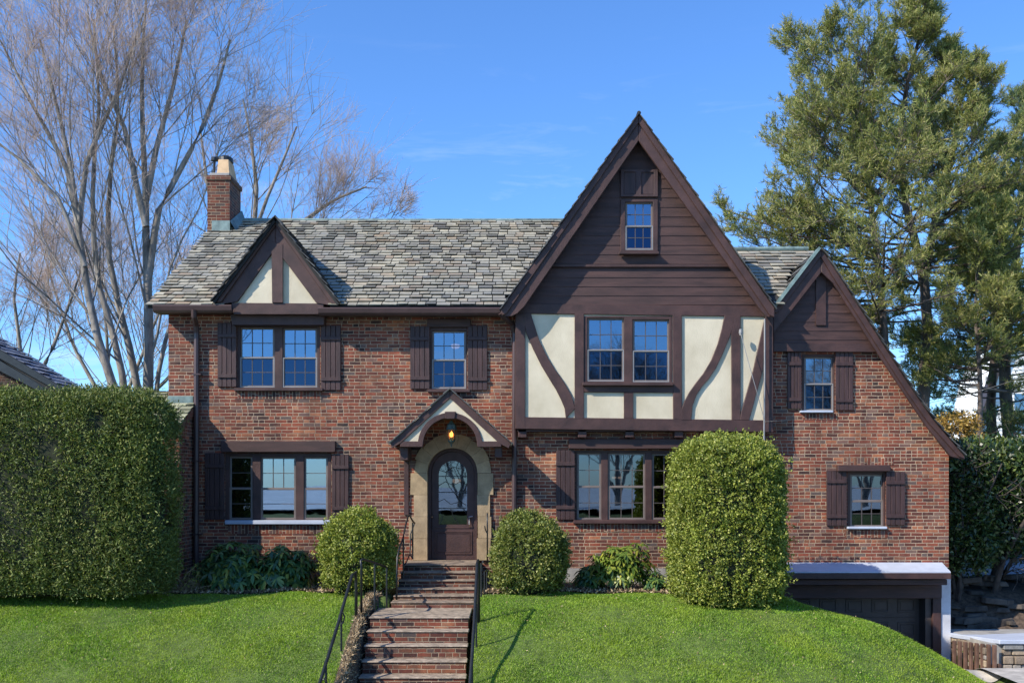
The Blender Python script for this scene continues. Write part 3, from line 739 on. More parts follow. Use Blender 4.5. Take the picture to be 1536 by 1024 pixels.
# ---- gutters, fascia, downpipes
def gutter(px0,px1,py0,py1,D=19.52):
    x0,x1=X(px0,D),X(px1,D); z1,z0=Z(py0,D),Z(py1,D); y=D-20
    pr=[(y,z1),(y-.012,z1-.02),(y+.01,z0+.04),(y+.05,z0),(y+.14,z0),(y+.14,z1),(y+.12,z1),(y+.12,z0+.02),(y+.055,z0+.02),(y+.025,z0+.05),(y+.018,z1)]
    part('gutter', prism_x(MB(),pr,x0,x1), M['gutter'])
gutter(229,347,457,468); gutter(477,753,461,472)
part('fascia', MB().pbox(233,458,345,470,19.67,.06).pbox(480,462,770,474,19.67,.06), M['wood'])
part('soffit', MB().box(X(233,19.7),X(345,19.7),-.27,.0,4.84,4.87).box(X(480,19.7),X(770,19.7),-.27,.0,4.80,4.83), M['wood'])
part('downpipe', MB().tube([P3(291,464,19.55),P3(291,474,19.58),P3(294,487,19.86),P3(295,500,19.92),P3(294,845,19.92)],.055,8,True), M['gutter'], smooth=False)
part('downpipe', MB().tube([P3(750,469,19.55),P3(754,474,19.6),P3(768,486,19.86),P3(772,500,19.92),P3(771,850,19.92)],.05,8), M['gutter'])
for py in (560,690,800):
    part('pipe_strap', MB().pbox(288,py,301,py+2,19.86,.14), M['gutter'])
part('conduit', MB().tube([P3(1147,478,19.6),P3(1147,560,19.6),P3(1146,660,19.6)],.016,6), M['screenframe'])

# ---- chimney
ch=MB(); cx0,cx1=X(311,23.4),X(344.5,23.4); ct=Z(262,23.4)
ch.box(cx0,cx1,3.4,4.35,5.0,ct-.12).box(cx0-.03,cx1+.03,3.37,4.38,ct-.12,ct-.02)
chm=part('chimney', ch, M['brick_chimney'])
obj('chimney_cap', MB().box(cx0+.04,cx1-.02,3.45,4.3,ct-.02,ct+.06), M['concrete'], chm, .01)
px0,px1=X(325,23.6),X(344.5,23.6); pz=Z(238,23.6)
m=MB().add([(px0,3.6,ct+.05),(px1,3.6,ct+.05),(px1,4.25,ct+.05),(px0,4.25,ct+.05),(px0+.02,3.66,pz),(px1-.04,3.66,pz),(px1-.04,4.1,pz),(px0+.02,4.1,pz)],
 [(0,3,2,1),(4,5,6,7),(0,1,5,4),(1,2,6,5),(2,3,7,6),(3,0,4,7)])
obj('chimney_pot', m, M['clay'], chm, .01)
pcx=(px0+px1)/2-.02
obj('chimney_cowl', MB().lathe(pcx,3.88,[(.0,pz+.15),(.10,pz+.14),(.17,pz+.09),(.18,pz-.01),(.0,pz-.01)],16).tube([(pcx-.1,3.85,pz+.07),(pcx-.24,3.8,pz+.05)],.06,8).tube([(pcx-.25,3.8,pz-.35),(pcx-.25,3.8,pz+.08)],.03,6).lathe(pcx-.25,3.8,[(0,pz+.1),(.07,pz+.09),(.08,pz+.01),(0,pz)],10), M['iron'], chm)
obj('chimney_flashing', MB().box(cx0+.12,cx1+.02,3.34,3.39,mz(3.4)+.0,mz(3.4)+.24).add([(cx1+.02,3.36,mz(3.36)+.26),(cx1+.02,4.4,RZ+.32),(cx1+.02,4.4,RZ-.1),(cx1+.02,3.36,mz(3.36)-.1),(cx1+.16,3.36,mz(3.36)+.02),(cx1+.16,4.15,RZ+.04)],[(0,1,2,3),(0,4,5,1)]), M['copper'], chm)

# ---- low side wing behind the tall hedge
wzf=lambda y: 2.62+.5*(y+.95)
m=MB().box(-12.5,-6.29,-.84,-.62,-.8,2.62); prism_x(m,[(-.62,-.8),(0,-.8),(0,wzf(0)-.06),(-.62,wzf(-.62)-.06)],-6.49,-6.29)
part('brick_wall', m, M['brick'])
m=MB(); slates(m,(-12.7,-1.0,2.6),(1,0,0),(0,1,.5),6.48,1.72,.2,None,61); slates(m,(-6.8,2.0,2.6),(-1,0,0),(0,-1,.5),6,1.72,.2,None,62)
sw=part('side_wing_roof', m, M['slate_moss']); md=MB(); deck(md,(-12.7,-.98,2.6),(1,0,0),(0,1,.5),6.42,1.70); deck(md,(-6.8,2.0,2.6),(-1,0,0),(0,-1,.5),6,1.7)
obj('roof_deck', md, M['dark'], sw)
m=MB(); prism_x(m,[(-.98,2.42),(-.98,2.58),(-.02,3.06),(-.02,2.9)],-6.30,-6.25); obj('verge_board', m, M['brick_soldier'], sw)
obj('step_flashing', MB().box(XL-.01,X(290,20),-.03,-.004,3.06,3.24), M['copper'], sw)

# ---- entrance: stone surround, door, gabled hood
jb=MB(); rnd=random.Random(4)
for side in (0,1):
    y=840
    for k in range(4):
        h=(840-709)/4.0; wo=[22,27,21,25][k] if side==0 else [20,21,19,24][k]
        a,b=(641-wo,641) if side==0 else (716,716+wo)
        jb.pprism([(a+rnd.uniform(-1,1),y),(b,y),(b,y-h+.3),(a+rnd.uniform(-1,1),y-h+.3)],[],19.955-rnd.uniform(0,.005),.26); y-=h
cxd,cyd=678.5,709
nv=9
for k in range(nv):
    a0=math.pi*k/nv+.002; a1=math.pi*(k+1)/nv-.002; ro=57+(2 if k%2 else 0)+rnd.uniform(-1.5,1.5)
    pts=[(cxd+37.5*math.cos(a0+(a1-a0)*i/4),cyd-37.5*math.sin(a0+(a1-a0)*i/4)) for i in range(5)]
    pts+=[(cxd+ro*math.cos(a1-(a1-a0)*i/4),cyd-ro*math.sin(a1-(a1-a0)*i/4)) for i in range(5)]
    jb.pprism(pts,[],19.955-rnd.uniform(0,.005),.26)
part('stone_surround', jb, M['stone'], .004)
af=part('door_frame', MB().prism(arch(cxd,cyd,37.4,841,24),[arch(cxd,cyd,32.5,840.5,24)],.13,.26), M['wood'], .006)
door=part('door', MB().prism(arch(cxd,cyd,32.3,840,24),[arch(cxd,712,21.5,787,20)],.18,.23), M['wood'], .004)
obj('door_glass', MB().prism(arch(cxd,712,21.4,786.6,20),[],.20,.21), M['glass_dim'], door)
m=MB(); ring(m,(652,796,708,831),2,20.165,.02); ring(m,(655,799,705,828),1,20.172,.01); m.pbox(652,790,705,792,20.168,.014)
obj('door_panel', m, M['wood'], door, .003)
m=MB(); 
for py in (714,738,762): m.pbox(658,py-.7,699,py+.7,20.185,.012)
def curve(p,D=20.19,r=.007): m.tube([P3(a,b,D) for a,b in p],r,5)
curve([(670,692),(672,704),(668,716),(674,730),(684,742),(692,756),(699,770)]); curve([(688,692),(684,702),(690,712),(699,716)]); curve([(658,704),(668,708),(680,700),(692,703)])
curve([(658,728),(668,722),(680,728),(690,722),(699,726)]); curve([(658,752),(666,748),(676,756),(690,752),(699,757)]); curve([(676,762),(680,774),(688,786)]); curve([(660,786),(664,774),(658,766)])
obj('door_leading', m, M['iron'], door)
obj('door_handle', MB().tube([P3(704,777,20.16),P3(704,786,20.13),P3(704,790,20.16)],.01,6).tube([P3(703,775,20.12),P3(709,774,20.12)],.012,6).tube([P3(648,773,20.15),P3(648,775,20.12)],.018,6), M['chrome'], door)
DH=19.2
hood=part('porch_hood', MB().pprism([(675,592),(604,662),(604,668),(629,668)]+[(675-48*math.cos(math.pi*i/24),668-48*math.sin(math.pi*i/24)) for i in range(25)][0:]+[(722,668),(750,668),(750,663)],[],DH+.02,.06), M['stucco'])
m=MB().pprism([(675,584),(585,665),(588,672),(601,664.5),(675,597)],[],DH-.02,.06).pprism([(675,584),(675,597),(749,664.5),(763,672),(767,664.5)],[],DH-.02,.06)
obj('hood_barge', m, M['wood'], hood, .008)
arc=lambda r: [(675+r*math.cos(math.pi*i/24),667-r*math.sin(math.pi*i/24)) for i in range(25)]
obj('hood_arch', MB().pprism(arc(48.5)+arc(40.5)[::-1],[],DH-.01,.16), M['wood'], hood, .006)
obj('hood_keystone', MB().pprism([(668,628),(682,628),(684,617),(667,617)],[],DH-.035,.16), M['wood'], hood, .008)
obj('hood_beam', MB().pbox(600,661.5,634,670,DH-.012,.14).pbox(716,661.5,752,670,DH-.012,.14).pbox(602,662,611,670,DH+.13,.65).pbox(739,662,749,670,DH+.13,.65), M['wood'], hood, .008)
obj('hood_bracket', MB().pbox(600,670,612,690,DH+.12,.68), M['wood'], hood, .01)
obj('hood_bracket', MB().pbox(742,670,753,686,DH+.12,.68), M['wood'], hood, .01)
m=MB(); md=MB()
ha=(X(675,DH),Z(583,DH))
for px,py,sd in ((584,665,71),(768,665,72)):
    fx,fz=X(px,DH),Z(py,DH); v=Vector((ha[0]-fx,0,ha[1]-fz)); slates(m,(fx,-.86,fz),(0,1,0),v,.86,v.length,.16,None,sd,.15,.25,.016); deck(md,(fx,-.81,fz),(0,1,0),v,.80,v.length,.03,.004)
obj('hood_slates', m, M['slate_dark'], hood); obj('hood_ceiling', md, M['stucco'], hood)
part('wall_batten', MB().pbox(606,690,613,772,19.96,.05), M['wood'], .005)

# ---- garage under the wing
g0,g1=1172,1427
zt,zb=Z(843,20),Z(857,19.45)
x0,x1=X(1180,19.45),X(1426,19.45); xa,xb=X(1180,20),X(1413,20)
m=MB().add([(x0,-.55,zb),(x1,-.55,zb),(xb,-.003,zt),(xa,-.003,zt),(x0,-.55,zb-.04),(x1,-.55,zb-.04),(xb,-.003,zb-.04),(xa,-.003,zb-.04)],[(0,1,2,3),(0,4,5,1),(1,5,6,2),(3,7,4,0),(4,7,6,5)])
lg=part('garage_ledge', m, M['snow'])
obj('ledge_fascia', MB().pbox(1180,858.8,1427,868,19.44,.06), M['wood'], lg, .008)
obj('ledge_soffit', MB().pbox(1180,868.5,1421,877,19.56,.45), M['woodh'], lg, .008)
part('garage_header', MB().pbox(1172,877,1413,897,19.90,.12), M['woodh'], .008)
part('garage_post', MB().box(X(1397),X(1410),-.07,.25,-2.6,Z(896)), M['wood'], .008)
gp=MB().box(X(1409.5),X(1425),-.045,.35,-2.7,-.12-.2); part('garage_pier', gp, M['pier'], .01)
part('garage_pier', MB().box(X(1166),X(1183),-.045,.35,-2.7,-.34), M['pier'], .01)
part('garage_jamb', MB().box(X(1388),X(1397),.0,.5,-2.55,Z(893)).box(X(1183),X(1190),.0,.5,-2.55,Z(893)).box(X(1183),X(1397),.0,.5,Z(893),Z(886)), M['garage'])
gx0,gx1=X(1190),X(1388); gz=Z(893)
gd=part('garage_door', MB().box(gx0,gx1,.30,.36,-2.55,gz), M['garage'])
m=MB(); nw=5; rws=4; cw=(gx1-gx0)/nw; rh=(gz+2.55)/rws
for i in range(nw):
    for j in range(rws):
        a,b=gx0+cw*i+.09,gx0+cw*(i+1)-.09; c,d=-2.55+rh*j+.1,-2.55+rh*(j+1)-.1
        m.prism([(a,c),(b,c),(b,d),(a,d)],[[(a+.03,c+.03),(b-.03,c+.03),(b-.03,d-.03),(a+.03,d-.03)]],.285,.30)
        m.box(a+.05,b-.05,.289,.30,c+.05,d-.05)
for j in range(1,rws): m.box(gx0,gx1,.293,.30,-2.55+rh*j-.008,-2.55+rh*j+.008)
obj('door_panel', m, M['garage'], gd, .004)
part('garage_interior', MB().box(X(1180),XR-.26,.6,.7,-2.6,-.15), M['dark'])

# ---- lamps seen through the windows, entrance lantern
def inside_lamp(px,py,D,r,lab):
    x,y,z=P3(px,py,D); t=thing('ceiling_lamp',lab,'lamp',(x,y,z+.3))
    obj('lamp_shade', MB().lathe(x,y,[(0,z-r*.6),(r*.7,z-r*.45),(r,z),(r*.8,z+r*.4),(0,z+r*.5)],14), M['lamp'], t, smooth=True)
    obj('lamp_rod', MB().tube([(x,y,z+r*.4),(x,y,z+.4)],.012,6), M['iron'], t)
inside_lamp(683,519,21.6,.10,'small pink glowing lamp behind the narrow upstairs window above the front door')
inside_lamp(909,515,21.3,.16,'pale ceiling lamp glowing behind the upper window of the big half timbered gable')
inside_lamp(685,721,22.2,.10,'pink hall lamp glowing behind the leaded glass of the arched front door')
inside_lamp(921,716,21.5,.05,'tiny warm bulb behind the wide window under the big gable, nearer the door')
inside_lamp(930,716,21.5,.05,'tiny warm bulb behind the wide window under the big gable, nearer the tall bush')
lx0,ly0,lz0=P3(677,650,19.45)
lt=thing('porch_lantern','verdigris lantern glowing amber under the arched porch hood','lantern',(lx0,ly0,lz0-.22))
obj('lantern_chain', MB().tube([(lx0,ly0,lz0+.22),(lx0,ly0,lz0+.5)],.008,6), M['lantern'], lt)
obj('lantern_cap', MB().lathe(lx0,ly0,[(0,lz0+.25),(.03,lz0+.24),(.05,lz0+.2),(.09,lz0+.17),(.10,lz0+.1),(.115,lz0+.07),(.0,lz0+.07)],8), M['lantern'], lt)
obj('lantern_glass', MB().lathe(lx0,ly0,[(.095,lz0+.07),(.06,lz0-.14)],8), M['amber'], lt)
m=MB()
for k in range(8):
    a=2*math.pi*k/8; c,s_=math.cos(a),math.sin(a); m.tube([(lx0+.1*c,ly0+.1*s_,lz0+.07),(lx0+.063*c,ly0+.063*s_,lz0-.14)],.006,4)
m.lathe(lx0,ly0,[(.07,lz0-.13),(.065,lz0-.15),(.02,lz0-.2),(.012,lz0-.25),(0,lz0-.26)],8)
obj('lantern_frame', m, M['lantern'], lt)
obj('lantern_bulb', MB().lathe(lx0,ly0,[(0,lz0-.08),(.03,lz0-.05),(.035,lz0),(.0,lz0+.06)],10), M['flame'], lt, smooth=True)

# ================================================================ STEPS AND HANDRAILS
st=thing('front_steps','brick front steps with pale stone treads cut into the lawn','steps',(-1.4,-4.0,-1.4))
yn=[846,857.5,869.5,882,892.5,902]; Dn=[19.06-.27*k for k in range(6)]; zs=[CAMZ-(y-720)*D/F for y,D in zip(yn,Dn)]
sx0,sx1=-2.05,-.66
prevD=20.12
for k,(D,z) in enumerate(zip(Dn,zs)):
    zn = zs[k+1] if k<5 else -.645
    w=.012*k
    s=obj('step', MB().box(sx0-w,sx1+.004*k,D-20,prevD-20,zn-.25,z-.025), M['brick_step'], st)
    obj('tread', MB().box(sx0-w-.008,sx1+.004*k+.008,D-20-.022,prevD-20-.0,z-.025,z), M['tread_dark'], s, .006)
    prevD=D-.001
lD=[16.5-.28*k for k in range(8)]; lz=[CAMZ-(y-720)*D/F for y,D in zip([925,945.6,967.5,991,1015,1040,1066,1093],lD)]
prevD=17.72
for k,(D,z) in enumerate(zip(lD,lz)):
    s=obj('step', MB().box(-2.31,-.715,D-20,prevD-20,z-.5,z-.024), M['brick_step'], st)
    obj('tread', MB().box(-2.335,-.69,D-20-.02,prevD-20,z-.024,z), M['tread'], s, .012)
    prevD=D-.001
stn=MB(); sheet('garden_path',-2.3,-.75,11.8,14.4,.15,M['concrete'],.02,lambda x,D:0*x-2.22)
def rail(label, pts, posts, r=.024, extra=()):
    b=posts[-1][1] if posts else pts[-1]
    t=thing('handrail',label,'handrail',(pts[0][0],pts[0][1],posts[0][1][2] if posts else pts[0][2]),'black iron handrails of the front steps')
    obj('rail', MB().tube(pts,r,8), M['iron'], t, smooth=True)
    for a,b in posts: obj('post', MB().tube([a,b],.017,6), M['iron'], t)
    for q in extra: obj('scroll', MB().tube(q,.012,6), M['iron'], t)
def q(px,py,D): return Vector(P3(px,py,D))
rail('long sloping iron handrail on the lawn side of the lower steps, beside the round bush',
 [q(534,934,16.5),q(534,875,16.5),q(533,858,16.48),q(528,862,16.40),q(520,890,16.0),q(508,932,15.4),q(494,978,14.8),q(480,1022,14.3),q(470,1058,13.9),q(466,1075,13.7)],
 [(q(534,856,16.5),q(534,942,16.5)),(q(512,918,15.55),q(512,1006,15.55)),(q(489,993,14.55),q(489,1084,14.55))],.026,
 [[q(514,918,15.5),q(517,924,15.52),q(515,932,15.52),q(510,938,15.5)],[q(487,1003,14.5),q(490,1010,14.5),q(486,1018,14.5),q(481,1020,14.5)]])
rail('short level handrail with three posts beside the landing under the round bush',
 [q(542,918,16.6),q(542,848,16.6),q(541,841,16.6),q(544,838,16.65),q(560,843,17.1),q(580,850,17.7)],
 [(q(562,843,17.15),q(562,924,17.15)),(q(580,850,17.7),q(580,917,17.7))],.02)
rail('curved handrail of the upper steps rising to the door, beside the round bush',
 [q(595,899,17.8),q(595,865,17.8),q(596,835,17.85),q(599,822,18.0),q(605,805,18.4),q(609,785,18.8),q(612,774,19.0),q(614,772,19.1),q(619,781,19.3),q(622,784,19.5)],
 [(q(605,806,18.45),q(605,868,18.45)),(q(619,783,19.4),q(619,838,19.4))],.016,
 [[q(622,784,19.5),q(616,800,19.4),q(615,832,19.3),q(620,838,19.3)],[q(614,832,19.3),q(610,842,19.0),q(607,846,18.9)]])
rail('straight dark handrail on the side of the lower steps next to the clipped bush',
 [q(718,934,16.5),q(718,846,16.5),q(717,840,16.45),q(715.5,846,16.35),q(714,880,15.9),q(711.5,930,15.3),q(708,985,14.7),q(704,1040,14.1),q(703,1060,13.9)],
 [(q(714.5,905,15.7),q(714.5,994,15.7)),(q(708.5,985,14.7),q(708.5,1076,14.7))],.026)
rail('upright bars of the upper railing against the wall by the clipped bush',
 [q(731,846,19.2),q(731,790,19.2),q(731,769,19.2)],
 [(q(722,844,18.0),q(722,897,18.0)),(q(727,856,18.3),q(727,896,18.3)),(q(724,842,18.6),q(731,846,19.0)),(q(730.5,857,18.6),q(730.5,890,18.6))],.014,
 [[q(731,800,19.2),q(728,794,19.2),q(727,788,19.2)]])

# ================================================================ CLIPPED BUSHES AND BEDS
zg=lambda x,D: float(ground(x,D))
# tall yew hedge
hx0,hx1=-12.5,-5.85
bush('clipped_hedge','tall dense dark green clipped hedge with rounded corner beside the low slate wing','hedge',((hx0+hx1)/2,-2.5,(3.12-.50)/2),((hx1-hx0)/2,.62,(3.12+.50)/2),(.75,.5,.62),190000,.066,.020,M['yew'],101,.085,.75,.35,faces=[0,.9,1,.12,.75,0],coresc=.955,depth=.14,nscale=1.9,ragged=.16,gaps=.5,cl=7)
def box_bush(lab,px0,py0,px1,py1,D,Rk,n,mt,seed,**k):
    xa,xb=X(px0,D),X(px1,D); zt,zb=Z(py0,D),Z(py1,D)
    return bush('clipped_bush',lab,'bush',((xa+xb)/2,D-20,(zt+zb)/2),((xb-xa)/2,(xb-xa)/2*.92,(zt-zb)/2),Rk,n,.046,.030,M[mt],seed,cl=12,**k)
box_bush('round light green clipped bush beside the short railing, against the brick wall',480,777,592,886,18.35,(.66,.6,.80),48000,'box',111,amp=.12,depth=.14,coresc=.84,nscale=5.5,ragged=.14)
box_bush('domed green clipped bush standing between the door steps and the wide window',738,777,849,897,18.3,(.60,.55,.78),48000,'box_dark',112,amp=.10,depth=.12,coresc=.86,nscale=5.5,ragged=.12)
box_bush('tall column shaped clipped bush in front of the big gable',1008,655,1171,915,17.75,(.72,.7,.66),125000,'box',113,amp=.085,depth=.13,coresc=.90,nscale=5,ragged=.20)
# rhododendrons: whorls of long drooping leaves on short stems
def whorls(n, c, h, seed, lmin=.13,lmax=.21, k=9, w=.30, front=True, zmin=-9):
    r=RS(seed); d=norm(r.normal(0,1,(n,3))*np.array([1,1,.9])); d[:,2]=np.abs(d[:,2])*1.1-.25; d=norm(d)
    if front: d[:,1]=-np.abs(d[:,1])*.9+.25*r.uniform(-1,1,n)
    rad=r.uniform(.55,1,n)[:,None]
    p=np.array(c)+d*np.array(h)*rad*(1+.12*r.normal(0,1,(n,1)))
    p[:,2]=np.maximum(p[:,2],zmin)
    ax=norm(d*.7+np.array([0,0,.75])+r.normal(0,.25,(n,3)))
    a1=norm(np.cross(ax,r.normal(0,1,(n,3)))); a2=np.cross(ax,a1)
    vs=[]; 
    for j in range(k):
        th=2*np.pi*j/k+r.uniform(0,.6,n); el=r.normal(.05,.25,n)[:,None]
        dr=norm(a1*np.cos(th)[:,None]+a2*np.sin(th)[:,None]+ax*el)
        ln=r.uniform(lmin,lmax,n)[:,None]; sd=norm(np.cross(dr,ax)); wd=ln*w/2
        dn=np.array([0,0,-1.])
        m1=p+dr*ln*.35+dn*ln*.05; m2=p+dr*ln*.72+dn*ln*.20; t=p+dr*ln*.95+dn*ln*.42
        vs.append(np.stack([p,m1+sd*wd,m2+sd*wd*.85,t,m2-sd*wd*.85,m1-sd*wd],1))
    v=np.stack(vs,1).reshape(-1,3); i=np.arange(n*k)[:,None]*6
    return v, i+np.array([[0,1,2,3,4,5]]), p
def rhodo(name,lab,c,h,n,mt,seed,**kw):
    gz=zg(c[0],c[1]+20); t=thing(name,lab,'shrub',(c[0],c[1],gz))
    v,f,p=whorls(n,c,h,seed,zmin=gz+.05,**kw); npobj('leaves',v,f,M[mt],t)
    r=RS(seed+1); k=min(60,n); q=p[r.choice(n,k,False)]; b=np.array([c[0],c[1],gz])+r.normal(0,.07,(k,3))*np.array([1.5,1,0])
    P=np.stack([b,(b+q)/2+np.array([0,0,.06]),q],1); v,f=tubes(P,np.full((k,3),.012)*np.array([1.3,1,.7]),5); npobj('stem',v,f,M['dry'],t)
rhodo('rhododendron','dark glossy rhododendron with drooping leaves nearest the tall hedge and downpipe',(X(350,18.9),-1.1,-.15),(.62,.5,.58),260,'rhodo',121)
rhodo('rhododendron','dark drooping rhododendron between its taller twin and the round bush',(X(428,18.9),-1.05,-.2),(.58,.45,.50),230,'rhodo',122)
rhodo('lime_rhododendron','yellow green rhododendron under the wide window beside the tall column bush',(X(932,18.9),-1.05,-.12),(.62,.42,.55),170,'rhodo_lime',123,lmin=.12,lmax=.18)
rhodo('small_laurel','small sparse dark laurel beside the yellow green rhododendron',(X(882,19),-.95,-.3),(.24,.3,.32),55,'rhodo',124)
rhodo('low_evergreen','low dark evergreen tuft between the lime rhododendron and tall column bush',(X(982,18.8),-1.2,-.35),(.20,.25,.24),45,'rhodo',125,w=.2)
# dry stems by the hedge
t=thing('dry_perennial','tangle of pale dry stems between the hedge and the dark rhododendron','plant',(X(280,18.6),-1.4,zg(X(280,18.6),18.6)))
r=RS(5); n=70; b=np.array([X(281,18.6),-1.4,zg(X(280,18.6),18.6)])+r.normal(0,1,(n,3))*np.array([.10,.08,0]); d=norm(r.normal(0,.5,(n,3))+np.array([.1,0,.8]))
P=grow(b,d,r.uniform(.25,.6,n),r,5,.35,-.12); v,f=tubes(P,np.full((n,5),.006),4); npobj('stem',v,f,M['dry'],t)
k=500; pp=P[:,2:].reshape(-1,3)[r.choice(n*3,k)]+r.normal(0,.04,(k,3)); v,f=leaves(pp,np.tile([0,0,1.],(k,1)),r,.05,.02); npobj('leaves',v,f,M['box'],t)

r=RS(77); n=5200; x=r.uniform(-2.54,-2.34,n)+.03*np.sin(np.arange(n)); D=r.uniform(14.3,18.2,n); p=np.stack([x,D-20,ground(x,D)+.035],-1)
v,f=leaves(p,np.tile([0,0,.15],(n,1)),r,.07,.012,1.0,.15); kind(npobj('straw_litter',v,f,M['straw']),'stuff')
r=RS(78); n=5000; x=r.uniform(-6.6,4.8,n); D=18.22+r.exponential(.45,n); k=(D<19.9)&~((x>-2.35)&(x<-.6)); x,D=x[k],D[k]; p=np.stack([x,D-20,ground(x,D)+.035],-1)
v,f=leaves(p,np.tile([0,0,.3],(len(x),1)),r,.06,.03,1.0,.15); kind(npobj('leaf_litter',v,f,M['straw']),'stuff')

r=RS(79); n=600; x=r.uniform(-9,8.3,n); D=r.uniform(13.8,18.1,n); k=~((x>-2.6)&(x<-.6)); x,D=x[k],D[k]; p=np.stack([x,D-20,ground(x,D)+.035],-1)
v,f=leaves(p,np.tile([0,0,.3],(len(x),1)),r,.030,.020,1.0,.1); kind(npobj('fallen_leaves',v,f,M['straw']),'stuff')

# ================================================================ NEIGHBOURS AND RETAINING WALLS
nb=thing('neighbour_house','dark brick neighbouring house with frosty slate roof behind the hedge','house',(-20,6,-.6))
Dn_=27.0
e0=P3(-330,270,Dn_); e1=P3(118,580,Dn_)
def nbp(x,y,z): return (x,y,z)
m=MB()
A_=Vector(P3(-260,362,26)); B_=Vector(P3(98,584,26))
# roof plane faces the camera side: lower edge (verge) parallel and below
m=MB(); v=(A_-B_); 
slates(m,(B_.x,B_.y-.05,B_.z),(0,1,0),v,1.75,v.length,.25,None,81,.3,.45)
r1=obj('roof', m, M['frost'], nb)
md=MB(); 
md.add([(B_.x,B_.y-.1,B_.z-.02),(A_.x,A_.y-.1,A_.z-.02),(A_.x,A_.y+1.6,A_.z-.02),(B_.x,B_.y+1.6,B_.z-.02),(B_.x-.1,B_.y-.1,B_.z-.2),(A_.x,A_.y-.1,A_.z-.2),(A_.x,A_.y+1.6,A_.z-.2),(B_.x-.1,B_.y+1.6,B_.z-.2)],[(0,1,2,3),(4,7,6,5),(0,4,5,1),(0,3,7,4)])
obj('roof_deck', md, M['dark'], r1)
# front slope: a narrow frosty strip seen above the dark verge
s0=Vector(P3(-10,492,25.6)); s1=Vector(P3(118,580,25.6)); s0b=Vector(P3(-10,518,25.0)); s1b=Vector(P3(100,583,25.0))
m=MB().add([s0b,s1b,s1,s0]+[Vector(p)+Vector((0,.05,-.06)) for p in (s0b,s1b,s1,s0)],[(0,1,2,3),(4,7,6,5),(0,4,5,1),(1,5,6,2)])
obj('verge_board', MB().pprism([(-60,488),(99,584),(94,591),(-60,504)],[],25.85,.12), M['iron'], nb, .01)
obj('verge_board', MB().pprism([(-60,506),(88,592),(80,598),(-60,526)],[],25.95,.12), M['iron'], nb, .01)
obj('brick_wall', MB().pprism([(-500,720),(85,720),(85,600),(-60,515),(-500,270)],[],26.1,1.4), M['darkbrick'], nb)
wh=thing('white_house','white sided house half hidden behind the pine trunks','house',(29,40,0))
DW=60.0
m=MB().pprism([(1452,760),(1560,760),(1560,520),(1515,520),(1496,560)],[],DW,5.0); obj('wall', m, M['whitewall'], wh)
m=MB()
for y in range(530,720,6): m.pbox(1452+max(0,(720-y)*.23),y,1560,y+.7,DW-.03,.03)
obj('siding', m, M['whitewall'], wh)
obj('roof', MB().pprism([(1448,700),(1455,700),(1500,558),(1517,514),(1570,514),(1570,505),(1512,505),(1494,552)],[],DW-.4,.8), M['garage'], wh)
obj('window', MB().pbox(1522,590,1540,650,DW-.05,.05), M['glass_low'], wh)
# buff stone terrace with steel bars at the driveway edge
tw=thing('stone_terrace','low stone terrace with pale frosty top at the driveway edge','retaining wall',(10,-1,-1.8))
tx0=X(1502,18.5); tz=-1.32
def rub(m,x0,x1,z0,z1,y,seed,axis='x'):
    r=random.Random(seed); z=z0
    while z<z1-.03:
        h=min(r.uniform(.09,.19),z1-z); x=x0
        while x<x1-.02:
            w=min(r.uniform(.14,.42),x1-x); d=r.uniform(0,.05)
            if axis=='x': m.box(x+.008,x+w-.008,y-d-.02,y+.05,z+.006,z+h-.008)
            else: m.box(y-d*.4-.01,y+.05,x+.008,x+w-.008,z+.006,z+h-.008)
            x+=w
        z+=h
m=MB(); rub(m,tx0+.02,14,-1.9,tz-.09,-1.48,7); obj('rubble_face', m, M['rubble'], tw, .015); m=MB()
xs0=8.66
rub(m,-1.45,.2,-2.6,tz-.16,xs0+.02,8,'y')
obj('rubble_side', m, M['rubble'], tw, .015)
obj('terrace_core', MB().box(xs0+.06,14,-1.43,.4,-2.7,tz-.09), M['concrete'], tw)
m=MB().add([(xs0-.03,.45,-1.44),(xs0-.03,-.2,-1.42),(tx0-.06,-1.56,tz),(14,-1.56,tz-.01),(14,.45,-1.40)]+[(xs0-.03,.45,-1.52),(xs0-.03,-.2,-1.50),(tx0-.06,-1.56,tz-.08),(14,-1.56,tz-.09),(14,.45,-1.5)],
 [(0,1,2,3,4),(9,8,7,6,5),(0,5,6,1),(1,6,7,2),(2,7,8,3)])
obj('terrace_top', m, M['snow'], tw, .01)
# steel bars along the face towards the garage
bars=thing('steel_bars','row of rusty steel uprights along the terrace side facing the garage','barrier',(8.75,-1.2,-1.8))
for k in range(8):
    t_=k/7; x=lerp(X(1437,19.3),X(1499,18.38),t_)-.07; D=lerp(19.3,18.42,t_)
    obj('upright', MB().box(x-.028,x+.028,D-20-.04,D-20+.04,-2.35,lerp(-1.47,tz-.09,t_)), M['rust'], bars, .006)
m=MB()
x0_,D0_=X(1438,19.3),19.3; x1_,D1_=X(1500,18.4),18.4
obj('bottom_rail', MB().tube([(x0_,D0_-20,-2.0),(x1_,D1_-20,-1.78)],.04,6), M['rust'], bars)
